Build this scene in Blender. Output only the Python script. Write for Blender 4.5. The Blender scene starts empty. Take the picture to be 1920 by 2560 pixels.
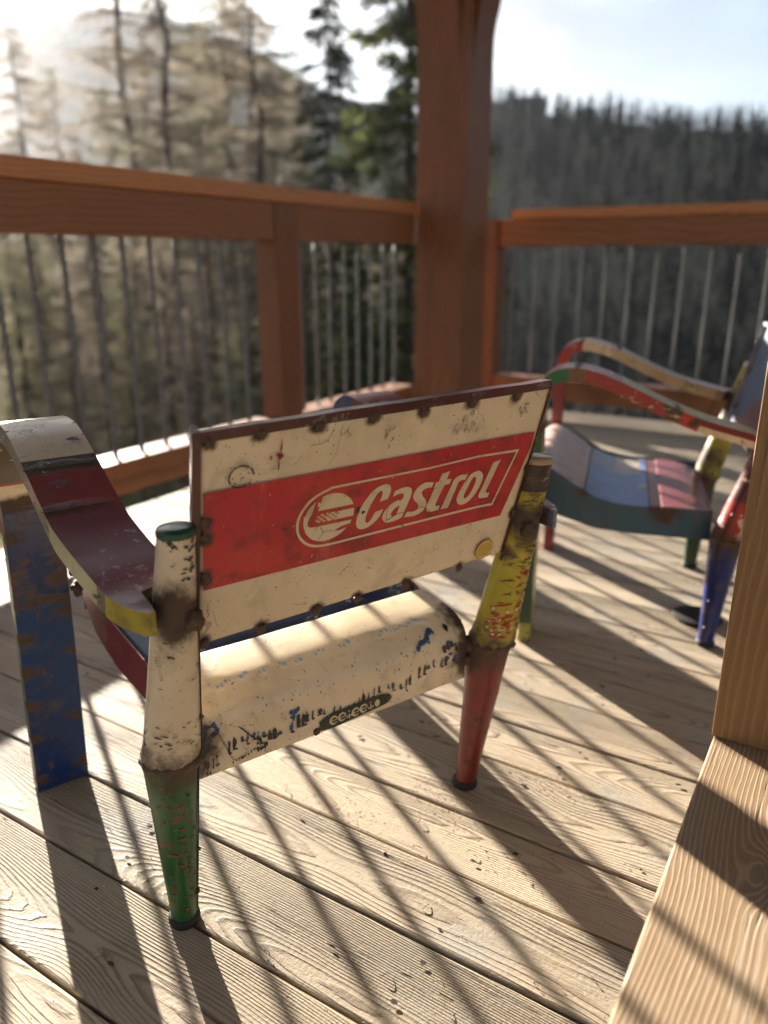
import bpy, math, random
import numpy as np
from mathutils import Vector, Matrix, noise as mnoise
from mathutils.geometry import tessellate_polygon
from math import sin, cos, tan, radians, pi, sqrt, exp, atan2

random.seed(7)
scene = bpy.context.scene
C = scene.collection
R = radians

# ------------------------------------------------------------ camera
cam_d = bpy.data.cameras.new("camera")
cam = bpy.data.objects.new("camera", cam_d)
C.objects.link(cam)
cam.location = (0, 0, 0.85)
cam.rotation_euler = (R(90 - 18.1), 0, R(31.7))
cam_d.sensor_fit = 'VERTICAL'
cam_d.sensor_height = 36
cam_d.sensor_width = 27
cam_d.lens = 36 * 1945 / 2560
cam_d.clip_start = 0.02
cam_d.clip_end = 20000
cam_d.dof.use_dof = True
cam_d.dof.focus_distance = 1.0
cam_d.dof.aperture_fstop = 2.5
scene.camera = cam

# ------------------------------------------------------------ light
SUN_AZ = 60.2      # degrees left of +Y
SUN_EL = 12.4
world = bpy.data.worlds.new("World")
scene.world = world
world.use_nodes = True
scene.view_settings.view_transform = 'Standard'
scene.view_settings.look = 'None'
scene.view_settings.gamma = 1
scene.view_settings.exposure = 2.5

sun_d = bpy.data.lights.new("sun", 'SUN')
sun = bpy.data.objects.new("sun", sun_d)
C.objects.link(sun)
sun_d.energy = 5.0
sun_d.angle = R(0.55)
sun_d.color = (1.0, 0.915, 0.80)
sdir = Vector((-sin(R(SUN_AZ)) * cos(R(SUN_EL)), cos(R(SUN_AZ)) * cos(R(SUN_EL)), sin(R(SUN_EL))))
sun.rotation_euler = sdir.to_track_quat('Z', 'Y').to_euler()

# ------------------------------------------------------------ node helpers
class NT:
    def __init__(s, tree):
        s.t = tree
        tree.nodes.clear()
    def n(s, typ, **kw):
        nd = s.t.nodes.new(typ)
        for k, v in kw.items():
            setattr(nd, k, v)
        return nd
    def put(s, sock, v):
        if v is None:
            return
        if isinstance(v, bpy.types.NodeSocket):
            s.t.links.new(v, sock)
        else:
            if hasattr(sock.default_value, '__len__'):
                v = tuple(v) if hasattr(v, '__len__') else (v,) * len(sock.default_value)
                if len(sock.default_value) == 4 and len(v) == 3:
                    v = v + (1,)
            sock.default_value = v
    def m(s, op, a, b=None, c=None, clamp=False):
        nd = s.n('ShaderNodeMath', operation=op, use_clamp=clamp)
        for i, v in enumerate((a, b, c)):
            if v is not None:
                s.put(nd.inputs[i], v)
        return nd.outputs[0]
    def vm(s, op, a, b=None):
        nd = s.n('ShaderNodeVectorMath', operation=op)
        s.put(nd.inputs[0], a)
        if b is not None:
            s.put(nd.inputs[1], b)
        return nd.outputs[0]
    def sep(s, v):
        nd = s.n('ShaderNodeSeparateXYZ'); s.put(nd.inputs[0], v); return nd.outputs
    def comb(s, x, y, z):
        nd = s.n('ShaderNodeCombineXYZ')
        for i, v in enumerate((x, y, z)):
            s.put(nd.inputs[i], v)
        return nd.outputs[0]
    def noise(s, vec, scale=5, detail=3, rough=.5, dist=0, col=False):
        nd = s.n('ShaderNodeTexNoise')
        s.put(nd.inputs['Vector'], vec); s.put(nd.inputs['Scale'], scale)
        s.put(nd.inputs['Detail'], detail); s.put(nd.inputs['Roughness'], rough)
        s.put(nd.inputs['Distortion'], dist)
        return nd.outputs['Color' if col else 'Fac']
    def voro(s, vec, scale, feature='F1', out='Distance', rnd=1):
        nd = s.n('ShaderNodeTexVoronoi', feature=feature)
        s.put(nd.inputs['Vector'], vec); s.put(nd.inputs['Scale'], scale)
        s.put(nd.inputs['Randomness'], rnd)
        return nd.outputs[out]
    def sst(s, x, a, b, o0=0., o1=1.):
        nd = s.n('ShaderNodeMapRange', interpolation_type='SMOOTHSTEP')
        s.put(nd.inputs[0], x); s.put(nd.inputs[1], a); s.put(nd.inputs[2], b)
        s.put(nd.inputs[3], o0); s.put(nd.inputs[4], o1)
        return nd.outputs[0]
    def mix(s, f, a, b, blend='MIX'):
        nd = s.n('ShaderNodeMix', data_type='RGBA', blend_type=blend)
        s.put(nd.inputs[0], f); s.put(nd.inputs[6], a); s.put(nd.inputs[7], b)
        return nd.outputs[2]
    def attr(s, name, out='Color'):
        nd = s.n('ShaderNodeAttribute', attribute_name=name)
        return nd.outputs[out]
    def bump(s, h, strength=.5, dist=.001, normal=None):
        nd = s.n('ShaderNodeBump')
        s.put(nd.inputs['Strength'], strength); s.put(nd.inputs['Distance'], dist)
        s.put(nd.inputs['Height'], h)
        if normal is not None:
            s.put(nd.inputs['Normal'], normal)
        return nd.outputs[0]
    def out(s, col, rough=.5, normal=None, metal=0, spec=.5, **kw):
        b = s.n('ShaderNodeBsdfPrincipled')
        s.put(b.inputs['Base Color'], col); s.put(b.inputs['Roughness'], rough)
        s.put(b.inputs['Metallic'], metal); s.put(b.inputs['Specular IOR Level'], spec)
        for k, v in kw.items():
            s.put(b.inputs[k.replace('_', ' ')], v)
        if normal is not None:
            s.put(b.inputs['Normal'], normal)
        o = s.n('ShaderNodeOutputMaterial')
        s.t.links.new(b.outputs[0], o.inputs[0])
        return b

def newmat(name):
    m = bpy.data.materials.new(name)
    m.use_nodes = True
    return m, NT(m.node_tree)

def objco(N):
    return N.n('ShaderNodeTexCoord').outputs['Object']

# ------------------------------------------------------------ sky
def build_sky():
    N = NT(world.node_tree)
    sky = N.n('ShaderNodeTexSky', sky_type='NISHITA')
    sky.sun_disc = False
    sky.sun_elevation = R(SUN_EL)
    sky.sun_rotation = R(-SUN_AZ)
    sky.altitude = 1200
    sky.air_density = 1.0
    sky.dust_density = 1.0
    d = N.n('ShaderNodeTexCoord').outputs['Generated']
    x, y, z = N.sep(d)
    zz = N.m('MAXIMUM', N.m('ADD', z, .12), .05)
    uv = N.comb(N.m('DIVIDE', x, zz), N.m('DIVIDE', y, zz), 0)
    n1 = N.noise(N.vm('ADD', uv, (3.1, 1.7, 0)), .9, 6, .55, .3)
    n2 = N.noise(N.vm('ADD', uv, (9.1, 4.7, 0)), .35, 3, .5, .2)
    cov = N.sst(N.m('ADD', N.m('MULTIPLY', n1, .55), N.m('MULTIPLY', n2, .6)), .46, .66)
    dot = N.n('ShaderNodeVectorMath', operation='DOT_PRODUCT')
    N.put(dot.inputs[0], d); N.put(dot.inputs[1], tuple(sdir))
    glow = N.m('POWER', N.m('MAXIMUM', dot.outputs['Value'], 0), 5)
    cb = N.m('ADD', 1.12, N.m('MULTIPLY', glow, 1.7))
    shade = N.sst(n1, .38, .68, .48, 2.0)
    cb = N.m('MULTIPLY', cb, shade)
    cc = N.mix(glow, (.66, .80, 1.0), (1.0, .95, .86))
    cloud = N.mix(1.0, cc, N.comb(cb, cb, cb), 'MULTIPLY')
    col = N.mix(N.m('ADD', .55, N.m('MULTIPLY', cov, .4)), sky.outputs[0], cloud)
    bg = N.n('ShaderNodeBackground')
    N.put(bg.inputs[0], col); N.put(bg.inputs[1], .066)
    o = N.n('ShaderNodeOutputWorld')
    N.t.links.new(bg.outputs[0], o.inputs[0])
build_sky()

# ------------------------------------------------------------ mesh helpers
def tag(o, label=None, cat=None, group=None, kind=None):
    if label: o['label'] = label
    if cat: o['category'] = cat
    if group: o['group'] = group
    if kind: o['kind'] = kind
    return o

def thing(name, label, cat, loc=(0, 0, 0), rz=0, group=None):
    o = bpy.data.objects.new(name, None)
    C.objects.link(o)
    o.location = loc
    o.rotation_euler = (0, 0, rz)
    o.empty_display_size = .1
    return tag(o, label, cat, group)

class MB:
    """collects one mesh"""
    def __init__(s):
        s.v = []; s.f = []; s.a = []      # a: optional float per face
    def add(s, vs, fs, a=0.):
        b = len(s.v)
        s.v += [tuple(v) for v in vs]
        s.f += [tuple(i + b for i in f) for f in fs]
        s.a += [a] * len(fs)
        return s
    def box(s, x0, x1, y0, y1, z0, z1, a=0.):
        return s.add([(x0, y0, z0), (x1, y0, z0), (x1, y1, z0), (x0, y1, z0), (x0, y0, z1), (x1, y0, z1), (x1, y1, z1), (x0, y1, z1)],
                     [(0, 3, 2, 1), (4, 5, 6, 7), (0, 1, 5, 4), (1, 2, 6, 5), (2, 3, 7, 6), (3, 0, 4, 7)], a)
    def loft(s, rings, close=True, caps=True, a=0.):
        n = len(rings[0]); vs = [p for r in rings for p in r]; fs = []
        for i in range(len(rings) - 1):
            for j in range(n if close else n - 1):
                k = (j + 1) % n
                fs.append((i * n + j, i * n + k, (i + 1) * n + k, (i + 1) * n + j))
        if caps and close:
            fs.append(tuple(range(n - 1, -1, -1)))
            fs.append(tuple((len(rings) - 1) * n + j for j in range(n)))
        return s.add(vs, fs, a)
    def tube(s, pts, rad, n=8, a=0.):
        rings = []
        for i, p in enumerate(pts):
            p = Vector(p)
            d = (Vector(pts[min(i + 1, len(pts) - 1)]) - Vector(pts[max(i - 1, 0)])).normalized()
            u = d.cross(Vector((0, 0, 1)))
            if u.length < .01: u = Vector((1, 0, 0))
            u.normalize(); w = d.cross(u)
            r = rad[i] if hasattr(rad, '__len__') else rad
            rings.append([p + u * cos(2 * pi * j / n) * r - w * sin(2 * pi * j / n) * r for j in range(n)])
        return s.loft(rings, a=a)
    def build(s, name, mat, parent=None, smooth=False, colf=None, burn=None, bevel=0, attr=None):
        me = bpy.data.meshes.new(name)
        me.from_pydata(s.v, [], s.f)
        me.update()
        if smooth:
            me.polygons.foreach_set('use_smooth', [True] * len(me.polygons))
        if colf:
            import bmesh
            bm = bmesh.new(); bm.from_mesh(me)
            bmesh.ops.recalc_face_normals(bm, faces=bm.faces)
            bm.to_mesh(me); bm.free(); me.update()
            c1 = me.color_attributes.new('col', 'FLOAT_COLOR', 'CORNER')
            c2 = me.color_attributes.new('col2', 'FLOAT_COLOR', 'CORNER')
            A = []; B = []
            for p in me.polygons:
                a, b = colf(p.center, p.normal)
                for _ in p.loop_indices:
                    A += [*a, 1.]; B += [*b, 1.]
            c1.data.foreach_set('color', A)
            c2.data.foreach_set('color', B)
        if burn is not None:
            at = me.attributes.new('burn', 'FLOAT', 'POINT')
            vals = []
            for v in s.v:
                x = 0.
                for (q, r) in burn:
                    d = sqrt((v[0] - q[0]) ** 2 + (v[1] - q[1]) ** 2 + (v[2] - q[2]) ** 2)
                    if d < r: x = max(x, 1 - d / r)
                vals.append(x)
            at.data.foreach_set('value', vals)
        if attr:
            at = me.attributes.new(attr, 'FLOAT', 'FACE')
            at.data.foreach_set('value', s.a)
        me.materials.append(mat)
        o = bpy.data.objects.new(name, me)
        C.objects.link(o)
        if parent is not None: o.parent = parent
        if bevel:
            b = o.modifiers.new('bevel', 'BEVEL'); b.width = bevel; b.segments = 2; b.limit_method = 'ANGLE'
        return o

def slab(fn, nu, nv, off):
    """closed sheet: fn(u,v) gives the outer face, off(u,v) the vector to the inner face"""
    m = MB(); A = []; B = []
    for i in range(nu + 1):
        for j in range(nv + 1):
            u, v = i / nu, j / nv
            p = Vector(fn(u, v)); A.append(p); B.append(p + Vector(off(u, v)))
    N0 = len(A); id = lambda i, j: i * (nv + 1) + j
    fs = []
    for i in range(nu):
        for j in range(nv):
            q = (id(i, j), id(i + 1, j), id(i + 1, j + 1), id(i, j + 1))
            fs.append(q); fs.append(tuple(N0 + k for k in reversed(q)))
    for i in range(nu):
        a, b = id(i, 0), id(i + 1, 0); fs.append((b, a, a + N0, b + N0))
        a, b = id(i, nv), id(i + 1, nv); fs.append((a, b, b + N0, a + N0))
    for j in range(nv):
        a, b = id(0, j), id(0, j + 1); fs.append((a, b, b + N0, a + N0))
        a, b = id(nu, j), id(nu, j + 1); fs.append((b, a, a + N0, b + N0))
    m.add(A + B, fs)
    return m

def interp(tab, x):
    if x <= tab[0][0]: return tab[0][1]
    for (a, b), (c, d) in zip(tab, tab[1:]):
        if x <= c: return b + (d - b) * (x - a) / (c - a)
    return tab[-1][1]

def catmull(P, n, closed=False):
    out = []; L = len(P)
    P = [Vector(p) for p in P]
    g = (lambda i: P[i % L]) if closed else (lambda i: P[max(0, min(L - 1, i))])
    for i in range(L if closed else L - 1):
        p0, p1, p2, p3 = g(i - 1), g(i), g(i + 1), g(i + 2)
        for k in range(n):
            t = k / n
            out.append(.5 * ((2 * p1) + (p2 - p0) * t + (2 * p0 - 5 * p1 + 4 * p2 - p3) * t * t + (3 * p1 - p0 - 3 * p2 + p3) * t ** 3))
    if not closed: out.append(P[-1])
    return out

def smooth_loop(pts, n=5):
    """closed outline; third value 1 marks a sharp corner"""
    L = len(pts); out = []
    V = [Vector((p[0], p[1])) for p in pts]
    for i in range(L):
        a, b = i, (i + 1) % L
        p1, p2 = V[a], V[b]
        p0 = V[i - 1] if not pts[a][2] else p1 * 2 - p2
        p3 = V[(i + 2) % L] if not pts[b][2] else p2 * 2 - p1
        if pts[a][2] and pts[b][2]:
            out.append(p1); continue
        for k in range(n):
            t = k / n
            out.append(.5 * ((2 * p1) + (p2 - p0) * t + (2 * p0 - 5 * p1 + 4 * p2 - p3) * t * t + (3 * p1 - p0 - 3 * p2 + p3) * t ** 3))
    return out

def fill(loops):
    """triangles for flat outlines with holes"""
    L3 = [[Vector((p[0], p[1], 0)) for p in l] for l in loops]
    tris = tessellate_polygon(L3)
    flat = [p for l in L3 for p in l]
    return flat, tris
# ------------------------------------------------------------ materials
def mat_paint(name='painted_metal', chip=.0, rough=.3, grime=1., scratch=.6):
    m, N = newmat(name)
    co = objco(N)
    col = N.attr('col'); col2 = N.attr('col2'); burn = N.attr('burn', 'Fac')
    lo = N.noise(co, 7, 4, .6)
    mid = N.noise(co, 26, 5, .62, .4)
    fine = N.noise(co, 95, 6, .68)
    big = N.noise(N.vm('ADD', co, (5, 3, 1)), 11, 3, .6)
    # faded / tinted areas of the same paint
    base = N.mix(N.sst(lo, .35, .7, 0, .35), col, N.mix(1., col, (.55, .52, .48), 'MULTIPLY'))
    base = N.mix(N.sst(big, .55, .75, 0, .5), base, N.mix(1., base, (1.3, 1.3, 1.3), 'MULTIPLY'))
    # grime
    base = N.mix(N.m('MULTIPLY', N.sst(mid, .5, .75, 0, .55), grime), base, (.13, .085, .045))
    # flakes to the colour underneath
    thr = N.sst(big, .42, .66, .78 - chip, .60 - chip)
    fl = N.sst(N.m('SUBTRACT', fine, thr), 0, .012)
    # streaky flakes
    st = N.noise(N.vm('MULTIPLY', co, (22, 22, 150)), 1, 5, .7, .5)
    fl2 = N.sst(N.m('SUBTRACT', st, N.sst(mid, .45, .62, .80 - chip, .63 - chip)), 0, .015)
    flk = N.m('MAXIMUM', fl, fl2)
    base = N.mix(flk, base, col2)
    # hairline scratches
    dco = N.vm('ADD', co, N.vm('MULTIPLY', N.noise(co, 9, 2, .5, 0, True), (.12, .12, .12)))
    ed = N.voro(dco, 9, 'DISTANCE_TO_EDGE')
    sc = N.m('MULTIPLY', N.sst(ed, .004, .009, 1, 0), N.sst(N.noise(co, 14, 2, .5), .58, .64))
    ed2 = N.voro(N.vm('MULTIPLY', dco, (3.0, 3.0, .8)), 12, 'DISTANCE_TO_EDGE')
    sc2 = N.m('MULTIPLY', N.sst(ed2, .004, .010, 1, 0), N.sst(N.noise(N.vm('ADD', co, (2, 2, 2)), 17, 2, .5), .60, .66))
    scr = N.m('MULTIPLY', N.m('MAXIMUM', sc, sc2), scratch)
    base = N.mix(scr, base, (.10, .065, .04))
    # specks
    sp = N.m('MULTIPLY', N.sst(N.voro(co, 120), .10, .15, 1, 0), N.sst(N.noise(co, 33, 2, .5), .55, .62))
    base = N.mix(N.m('MULTIPLY', sp, .85), base, (.05, .035, .025))
    # scorched rust around the welds
    bn = N.m('ADD', burn, N.m('MULTIPLY', N.m('SUBTRACT', N.noise(co, 45, 5, .65), .5), .9))
    soot = N.sst(bn, .12, .62)
    rust = N.mix(N.noise(co, 60, 4, .6), (.022, .016, .012), (.115, .06, .03))
    base = N.mix(soot, base, rust)
    rg = N.m('ADD', rough, N.m('MULTIPLY', mid, .18))
    rg = N.mix(N.m('MAXIMUM', soot, N.m('MULTIPLY', flk, .6)), N.comb(rg, rg, rg), (.68, .68, .68))
    h = N.m('ADD', N.m('MULTIPLY', lo, 2.6), N.m('MULTIPLY', flk, -.22))
    h = N.m('ADD', h, N.m('MULTIPLY', soot, N.m('MULTIPLY', fine, 2.0)))
    h = N.m('ADD', h, N.m('MULTIPLY', N.noise(co, 300, 2, .6), .05))
    h = N.m('SUBTRACT', h, N.m('MULTIPLY', scr, .15))
    N.out(base, rg, N.bump(h, .7, .0011), spec=.5)
    return m

def mat_weld():
    m, N = newmat('weld_rust')
    co = objco(N)
    n = N.noise(co, 180, 5, .7)
    col = N.mix(N.noise(co, 60, 3, .6), (.02, .015, .012), (.16, .09, .045))
    N.out(N.mix(N.sst(n, .6, .7), col, (.22, .17, .11)), .55, N.bump(n, 1, .002), metal=.25)
    return m

def mat_wood(name, axis, light, dark, ring=260, contrast=.7, rough=.6, bumpd=.0008, dirt=.0, knots=1., fine=1., ridge=1., warm=None, pid=True, kscale=1., cut=.02, toff=0., wander=.16, kpos=(), crack=.56, spec=.4, l0=.38):
    """sawn timber: rings of a trunk whose pith wanders, cut by the board face"""
    m, N = newmat(name)
    co = objco(N)
    x, y, z = N.sep(co)
    L, T, D = {'X': (x, y, z), 'Y': (y, x, z), 'Z': (z, x, y)}[axis]
    rnd = N.attr('pid', 'Fac') if pid else None
    if pid:
        wn = N.n('ShaderNodeTexWhiteNoise', noise_dimensions='1D'); N.put(wn.inputs['W'], rnd)
        r1 = wn.outputs['Value']
        wc = N.sep(wn.outputs['Color'])
        r2, r3 = wc[0], wc[1]
        L = N.m('ADD', L, N.m('MULTIPLY', rnd, 7.31))
    else:
        r1, r2, r3 = .5, .35, .6
    # knots
    kv = N.comb(N.m('MULTIPLY', L, 2.1 * kscale), N.m('MULTIPLY', T, 5.2 * kscale), N.m('MULTIPLY', r1, 40.))
    kd = N.voro(kv, 1.0, 'F1', 'Distance', .9)
    kw = N.sst(kd, 0, .42, 1, 0)
    kw = N.m('POWER', kw, 2.4)
    heart = 0.
    for (kl, kt, kr) in kpos:
        q1 = N.m('DIVIDE', N.m('SUBTRACT', L, kl), kr * 2.2); q2 = N.m('DIVIDE', N.m('SUBTRACT', T, kt), kr)
        e = N.m('ADD', N.m('MULTIPLY', q1, q1), N.m('MULTIPLY', q2, q2))
        kw = N.m('ADD', kw, N.m('MULTIPLY', N.m('EXPONENT', N.m('MULTIPLY', e, -1.)), 1.1))
        heart = N.m('MAXIMUM', heart, N.sst(e, .04, .22, 1, 0))
    wob = N.noise(N.comb(N.m('MULTIPLY', L, 1.3), N.m('MULTIPLY', T, 2.), r1), 1, 2, .5)
    wob2 = N.noise(N.comb(N.m('MULTIPLY', L, .9), N.m('MULTIPLY', r1, 9.), 3.3), 1, 2, .5)
    tt = N.m('ADD', N.m('SUBTRACT', T, N.m('MULTIPLY', N.m('SUBTRACT', r2, .5), .10)), N.m('MULTIPLY', N.m('SUBTRACT', wob, .5), .05))
    tt = N.m('SUBTRACT', tt, toff)
    if pid:
        # boards repeat across: fold T to the board centre
        bc = N.attr('bc', 'Fac')
        tt = N.m('SUBTRACT', tt, bc)
    dd = N.m('ADD', N.m('ADD', cut, N.m('MULTIPLY', r3, .05)), N.m('MULTIPLY', N.m('SUBTRACT', wob2, .5), wander))
    dd = N.m('ADD', dd, N.m('MULTIPLY', D, .8))
    rad = N.m('SQRT', N.m('ADD', N.m('MULTIPLY', tt, tt), N.m('MULTIPLY', dd, dd)))
    rad = N.m('ADD', rad, N.m('MULTIPLY', kw, .022 * knots))
    rad = N.m('ADD', rad, N.m('MULTIPLY', N.noise(N.comb(N.m('MULTIPLY', L, 8.), N.m('MULTIPLY', T, 60.), 0), 1, 3, .6), .0036))
    ph = N.m('FRACT', N.m('MULTIPLY', rad, ring))
    late = N.sst(ph, l0, .85, 0, 1)
    late = N.m('MULTIPLY', late, N.sst(ph, .86, 1.0, 1, 0))
    amp = N.sst(N.noise(N.comb(N.m('MULTIPLY', L, 3.), N.m('MULTIPLY', T, 20.), 5.), 1, 3, .5), .25, .6, .45, 1)
    late = N.m('MULTIPLY', late, amp)
    fib = N.noise(N.comb(N.m('MULTIPLY', L, 14.), N.m('MULTIPLY', T, 520.), N.m('MULTIPLY', D, 520.)), 1, 3, .65)
    blot = N.noise(N.comb(N.m('MULTIPLY', L, 4.), N.m('MULTIPLY', N.m('ADD', T, N.m('MULTIPLY', D, .83)), 14.), r1), 1, 4, .6)
    col = N.mix(N.m('MULTIPLY', late, contrast), light, dark)
    col = N.mix(N.m('MULTIPLY', N.sst(fib, .45, .8, 0, .5), fine), col, dark)
    col = N.mix(N.sst(blot, .45, .75, 0, .4), col, N.mix(.5, col, warm or dark))
    if pid:
        v = N.m('ADD', .78, N.m('MULTIPLY', r1, .34))
        col = N.mix(N.m('MULTIPLY', r3, .35), col, N.mix(1., col, (.86, .93, 1.02), 'MULTIPLY'))
        col = N.mix(1., col, N.comb(v, v, v), 'MULTIPLY')
    # knot hearts
    kh = N.m('MULTIPLY', N.sst(kd, .035, .10, 1, 0), min(1., knots))
    kh = N.m('MAXIMUM', kh, heart)
    col = N.mix(N.m('MULTIPLY', kh, .75), col, N.mix(.6, dark, (.05, .03, .02)))
    # cracks along the grain
    TD = N.m('ADD', T, N.m('MULTIPLY', D, .83))
    crk = N.noise(N.comb(N.m('MULTIPLY', L, 1.6), N.m('MULTIPLY', TD, 75.), r2), 1, 2, .5)
    ck = N.m('MULTIPLY', N.sst(N.m('ABSOLUTE', N.m('SUBTRACT', crk, .5)), .0, .012, 1, 0), N.sst(N.noise(N.comb(L, N.m('MULTIPLY', TD, 9.), r1), 2.2, 2, .5), crack, crack + .06))
    col = N.mix(N.m('MULTIPLY', ck, .8), col, N.mix(.7, dark, (.03, .02, .012)))
    if dirt:
        dn = N.noise(co, 5, 5, .65)
        col = N.mix(N.sst(dn, .5, .72, 0, dirt), col, (.34, .33, .30))
        dm = N.noise(co, 70, 4, .7)
        col = N.mix(N.sst(dm, .62, .72, 0, dirt * .7), col, (.20, .15, .10))
        dl = N.noise(N.vm('ADD', co, (7, 1, 0)), 120, 3, .7)
        col = N.mix(N.sst(dl, .64, .72, 0, dirt), col, (.66, .60, .48))
    h = N.m('ADD', N.m('MULTIPLY', late, ridge), N.m('MULTIPLY', fib, .5))
    h = N.m('SUBTRACT', h, N.m('MULTIPLY', ck, 2.))
    if dirt:
        h = N.m('ADD', h, N.m('MULTIPLY', N.noise(co, 160, 4, .7), .9))
    rg = N.m('ADD', rough, N.m('MULTIPLY', N.m('SUBTRACT', .5, late), .12))
    N.out(col, rg, N.bump(h, 1., bumpd), spec=spec)
    return m

def mat_simple(name, col, rough=.6, var=.2, sc=20, metal=0, bump=.0):
    m, N = newmat(name)
    co = objco(N)
    n = N.noise(co, sc, 4, .6)
    c2 = tuple(c * (1 - var * 1.5) for c in col); c1 = tuple(min(1, c * (1 + var)) for c in col)
    nrm = N.bump(n, 1, bump) if bump else None
    N.out(N.mix(n, c2, c1), rough, nrm, metal=metal)
    return m

def mat_leaf(name, cols, sc=.8, trans=.35):
    """needles and twigs: colour varies clump by clump"""
    m, N = newmat(name)
    co = objco(N)
    n = N.noise(co, sc, 3, .6); n2 = N.noise(co, sc * 9, 2, .6)
    c = N.mix(N.sst(n, .35, .65), cols[0], cols[1])
    c = N.mix(N.sst(n2, .45, .7), c, cols[2])
    b = N.n('ShaderNodeBsdfDiffuse'); N.put(b.inputs[0], c)
    t = N.n('ShaderNodeBsdfTranslucent'); N.put(t.inputs[0], c)
    mx = N.n('ShaderNodeMixShader'); mx.inputs[0].default_value = trans
    N.t.links.new(b.outputs[0], mx.inputs[1]); N.t.links.new(t.outputs[0], mx.inputs[2])
    o = N.n('ShaderNodeOutputMaterial'); N.t.links.new(mx.outputs[0], o.inputs[0])
    return m

PAINT = mat_paint('painted_metal', 0.0, .24)
PAINT_WORN = mat_paint('worn_painted_metal', .045, .24)
PAINT_PANEL = mat_paint('painted_sheet', -.05, .36, .5, .45)
PAINT_ROLL = mat_paint('painted_apron_sheet', -.03, .26, .6, .5)
WELD = mat_weld()
DECK = mat_wood('weathered_deck_wood', 'X', (.54, .44, .31), (.20, .14, .088), 300, .66, .62, .0008, .7, 1., 1., 1., (.32, .23, .15), crack=.53, spec=.2)
RAIL_Y = mat_wood('stained_rail_wood_y', 'Y', (.30, .122, .046), (.085, .032, .014), 150, .5, .5, .0004, 0, 1., 1.2, .4, (.20, .06, .025), False, .6)
RAIL_X = mat_wood('stained_rail_wood_x', 'X', (.30, .122, .046), (.085, .032, .014), 150, .5, .5, .0004, 0, 1., 1.2, .4, (.20, .06, .025), False, .6)
RAIL_Z = mat_wood('stained_post_wood', 'Z', (.26, .102, .040), (.055, .022, .011), 130, .7, .5, .0006, 0, 1., 1.3, .5, (.15, .05, .022), False, .5, crack=.46, kpos=((1.03, -1.83, .016), (.66, -1.97, .013), (1.47, -1.90, .012), (.35, -1.86, .014)))
CAP_Y = mat_wood('pale_rail_cap_wood_y', 'Y', (.56, .235, .085), (.28, .095, .033), 180, .6, .45, .0003, 0, .5, .6, .4, None, False, .6)
CAP_X = mat_wood('pale_rail_cap_wood_x', 'X', (.56, .235, .085), (.28, .095, .033), 180, .6, .45, .0003, 0, .5, .6, .4, None, False, .6)
BENCH_Y = mat_wood('brushed_larch_board', 'Y', (.36, .24, .14), (.68, .53, .34), 290, .75, .5, .00025, 0, .75, .8, .8, (.20, .11, .05), False, .9, .05, .20, .22, ((.765, -.005, .020), (.36, .05, .02)), l0=.5)
BENCH_Z = mat_wood('brushed_larch_upright', 'Z', (.26, .135, .05), (.40, .22, .085), 260, .6, .5, .0004, 0, .3, .7, .8, None, False, .8, .05, .25, .10)
GALV = mat_simple('galvanised_rod', (.15, .15, .145), .65, .25, 60, .0)
ROOFW = mat_simple('roof_boarding', (.20, .11, .055), .7, .3, 3)
DARKWOOD = mat_simple('joist_wood', (.12, .09, .06), .8)
DISC = mat_simple('black_disc', (.014, .009, .006), .9)
RUBBER = mat_simple('black_rubber', (.02, .019, .018), .7)
# ------------------------------------------------------------ colours of the drum-steel chairs
CREAM = (.77, .60, .38); CREAM2 = (.72, .57, .38); RED = (.50, .030, .022); MAROON = (.13, .018, .018); MARO2 = (.19, .045, .05)
GREEN = (.015, .11, .028); BLUE = (.009, .035, .13); NAVY = (.016, .028, .075); YELLOW = (.42, .33, .025); TEAL = (.025, .09, .145)
DARK = (.030, .022, .016); BLACKB = (.012, .018, .028); REDP = (.20, .026, .018); COBALT = (.006, .018, .15); SKYB = (.06, .17, .50)
SLATE = (.07, .10, .17); PALE = (.55, .50, .36); RUST = (.10, .05, .025); DGREEN = (.012, .045, .02); PINKW = (.62, .50, .44)

BACKH = [(-.2, 0)]
ARM = [(-.098, .502), (-.08, .503), (-.04, .508), (0, .518), (.05, .530), (.10, .546), (.15, .566), (.20, .589), (.25, .611), (.29, .625), (.33, .632), (.365, .629), (.392, .614), (.408, .590), (.415, .560), (.417, .535)]
SEATQ = [(.123, .298), (.14, .303), (.16, .308), (.19, .3125), (.23, .317), (.27, .327), (.31, .347), (.345, .371), (.375, .389), (.40, .396), (.42, .389), (.433, .372), (.438, .345), (.438, .315)]
ROLL = [(.126, .3155), (.10, .316), (.07, .3145), (.045, .3108), (.026, .303), (.011, .291), (.003, .276), (0, .257), (0, .235), (0, .207)]

def backb(h):                                  # the back leans away from the seat
    return -.01 - (h - .255) * .25 if h > .255 else -.01 * h / .255

def weld(parent, p, r, seed, flat=None):
    rnd = random.Random(seed)
    m = MB(); n = 9; rows = 6; vs = []; fs = []
    for i in range(rows + 1):
        t = pi * i / rows
        for j in range(n):
            f = 2 * pi * j / n
            k = r * (.62 + .38 * mnoise.noise(Vector((sin(t) * cos(f) * 1.7 + seed, sin(t) * sin(f) * 1.7, cos(t) * 1.7))) + .14 * rnd.random())
            d = Vector((sin(t) * cos(f), sin(t) * sin(f), cos(t)))
            if flat is not None:
                fl = Vector(flat).normalized(); d = d - fl * d.dot(fl) * .55
            vs.append(Vector(p) + d * k)
    for i in range(rows):
        for j in range(n):
            k = (j + 1) % n
            fs.append((i * n + j, (i + 1) * n + j, (i + 1) * n + k, i * n + k))
    m.add(vs, fs)
    return m.build('weld_bead', WELD, parent, smooth=True)

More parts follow.
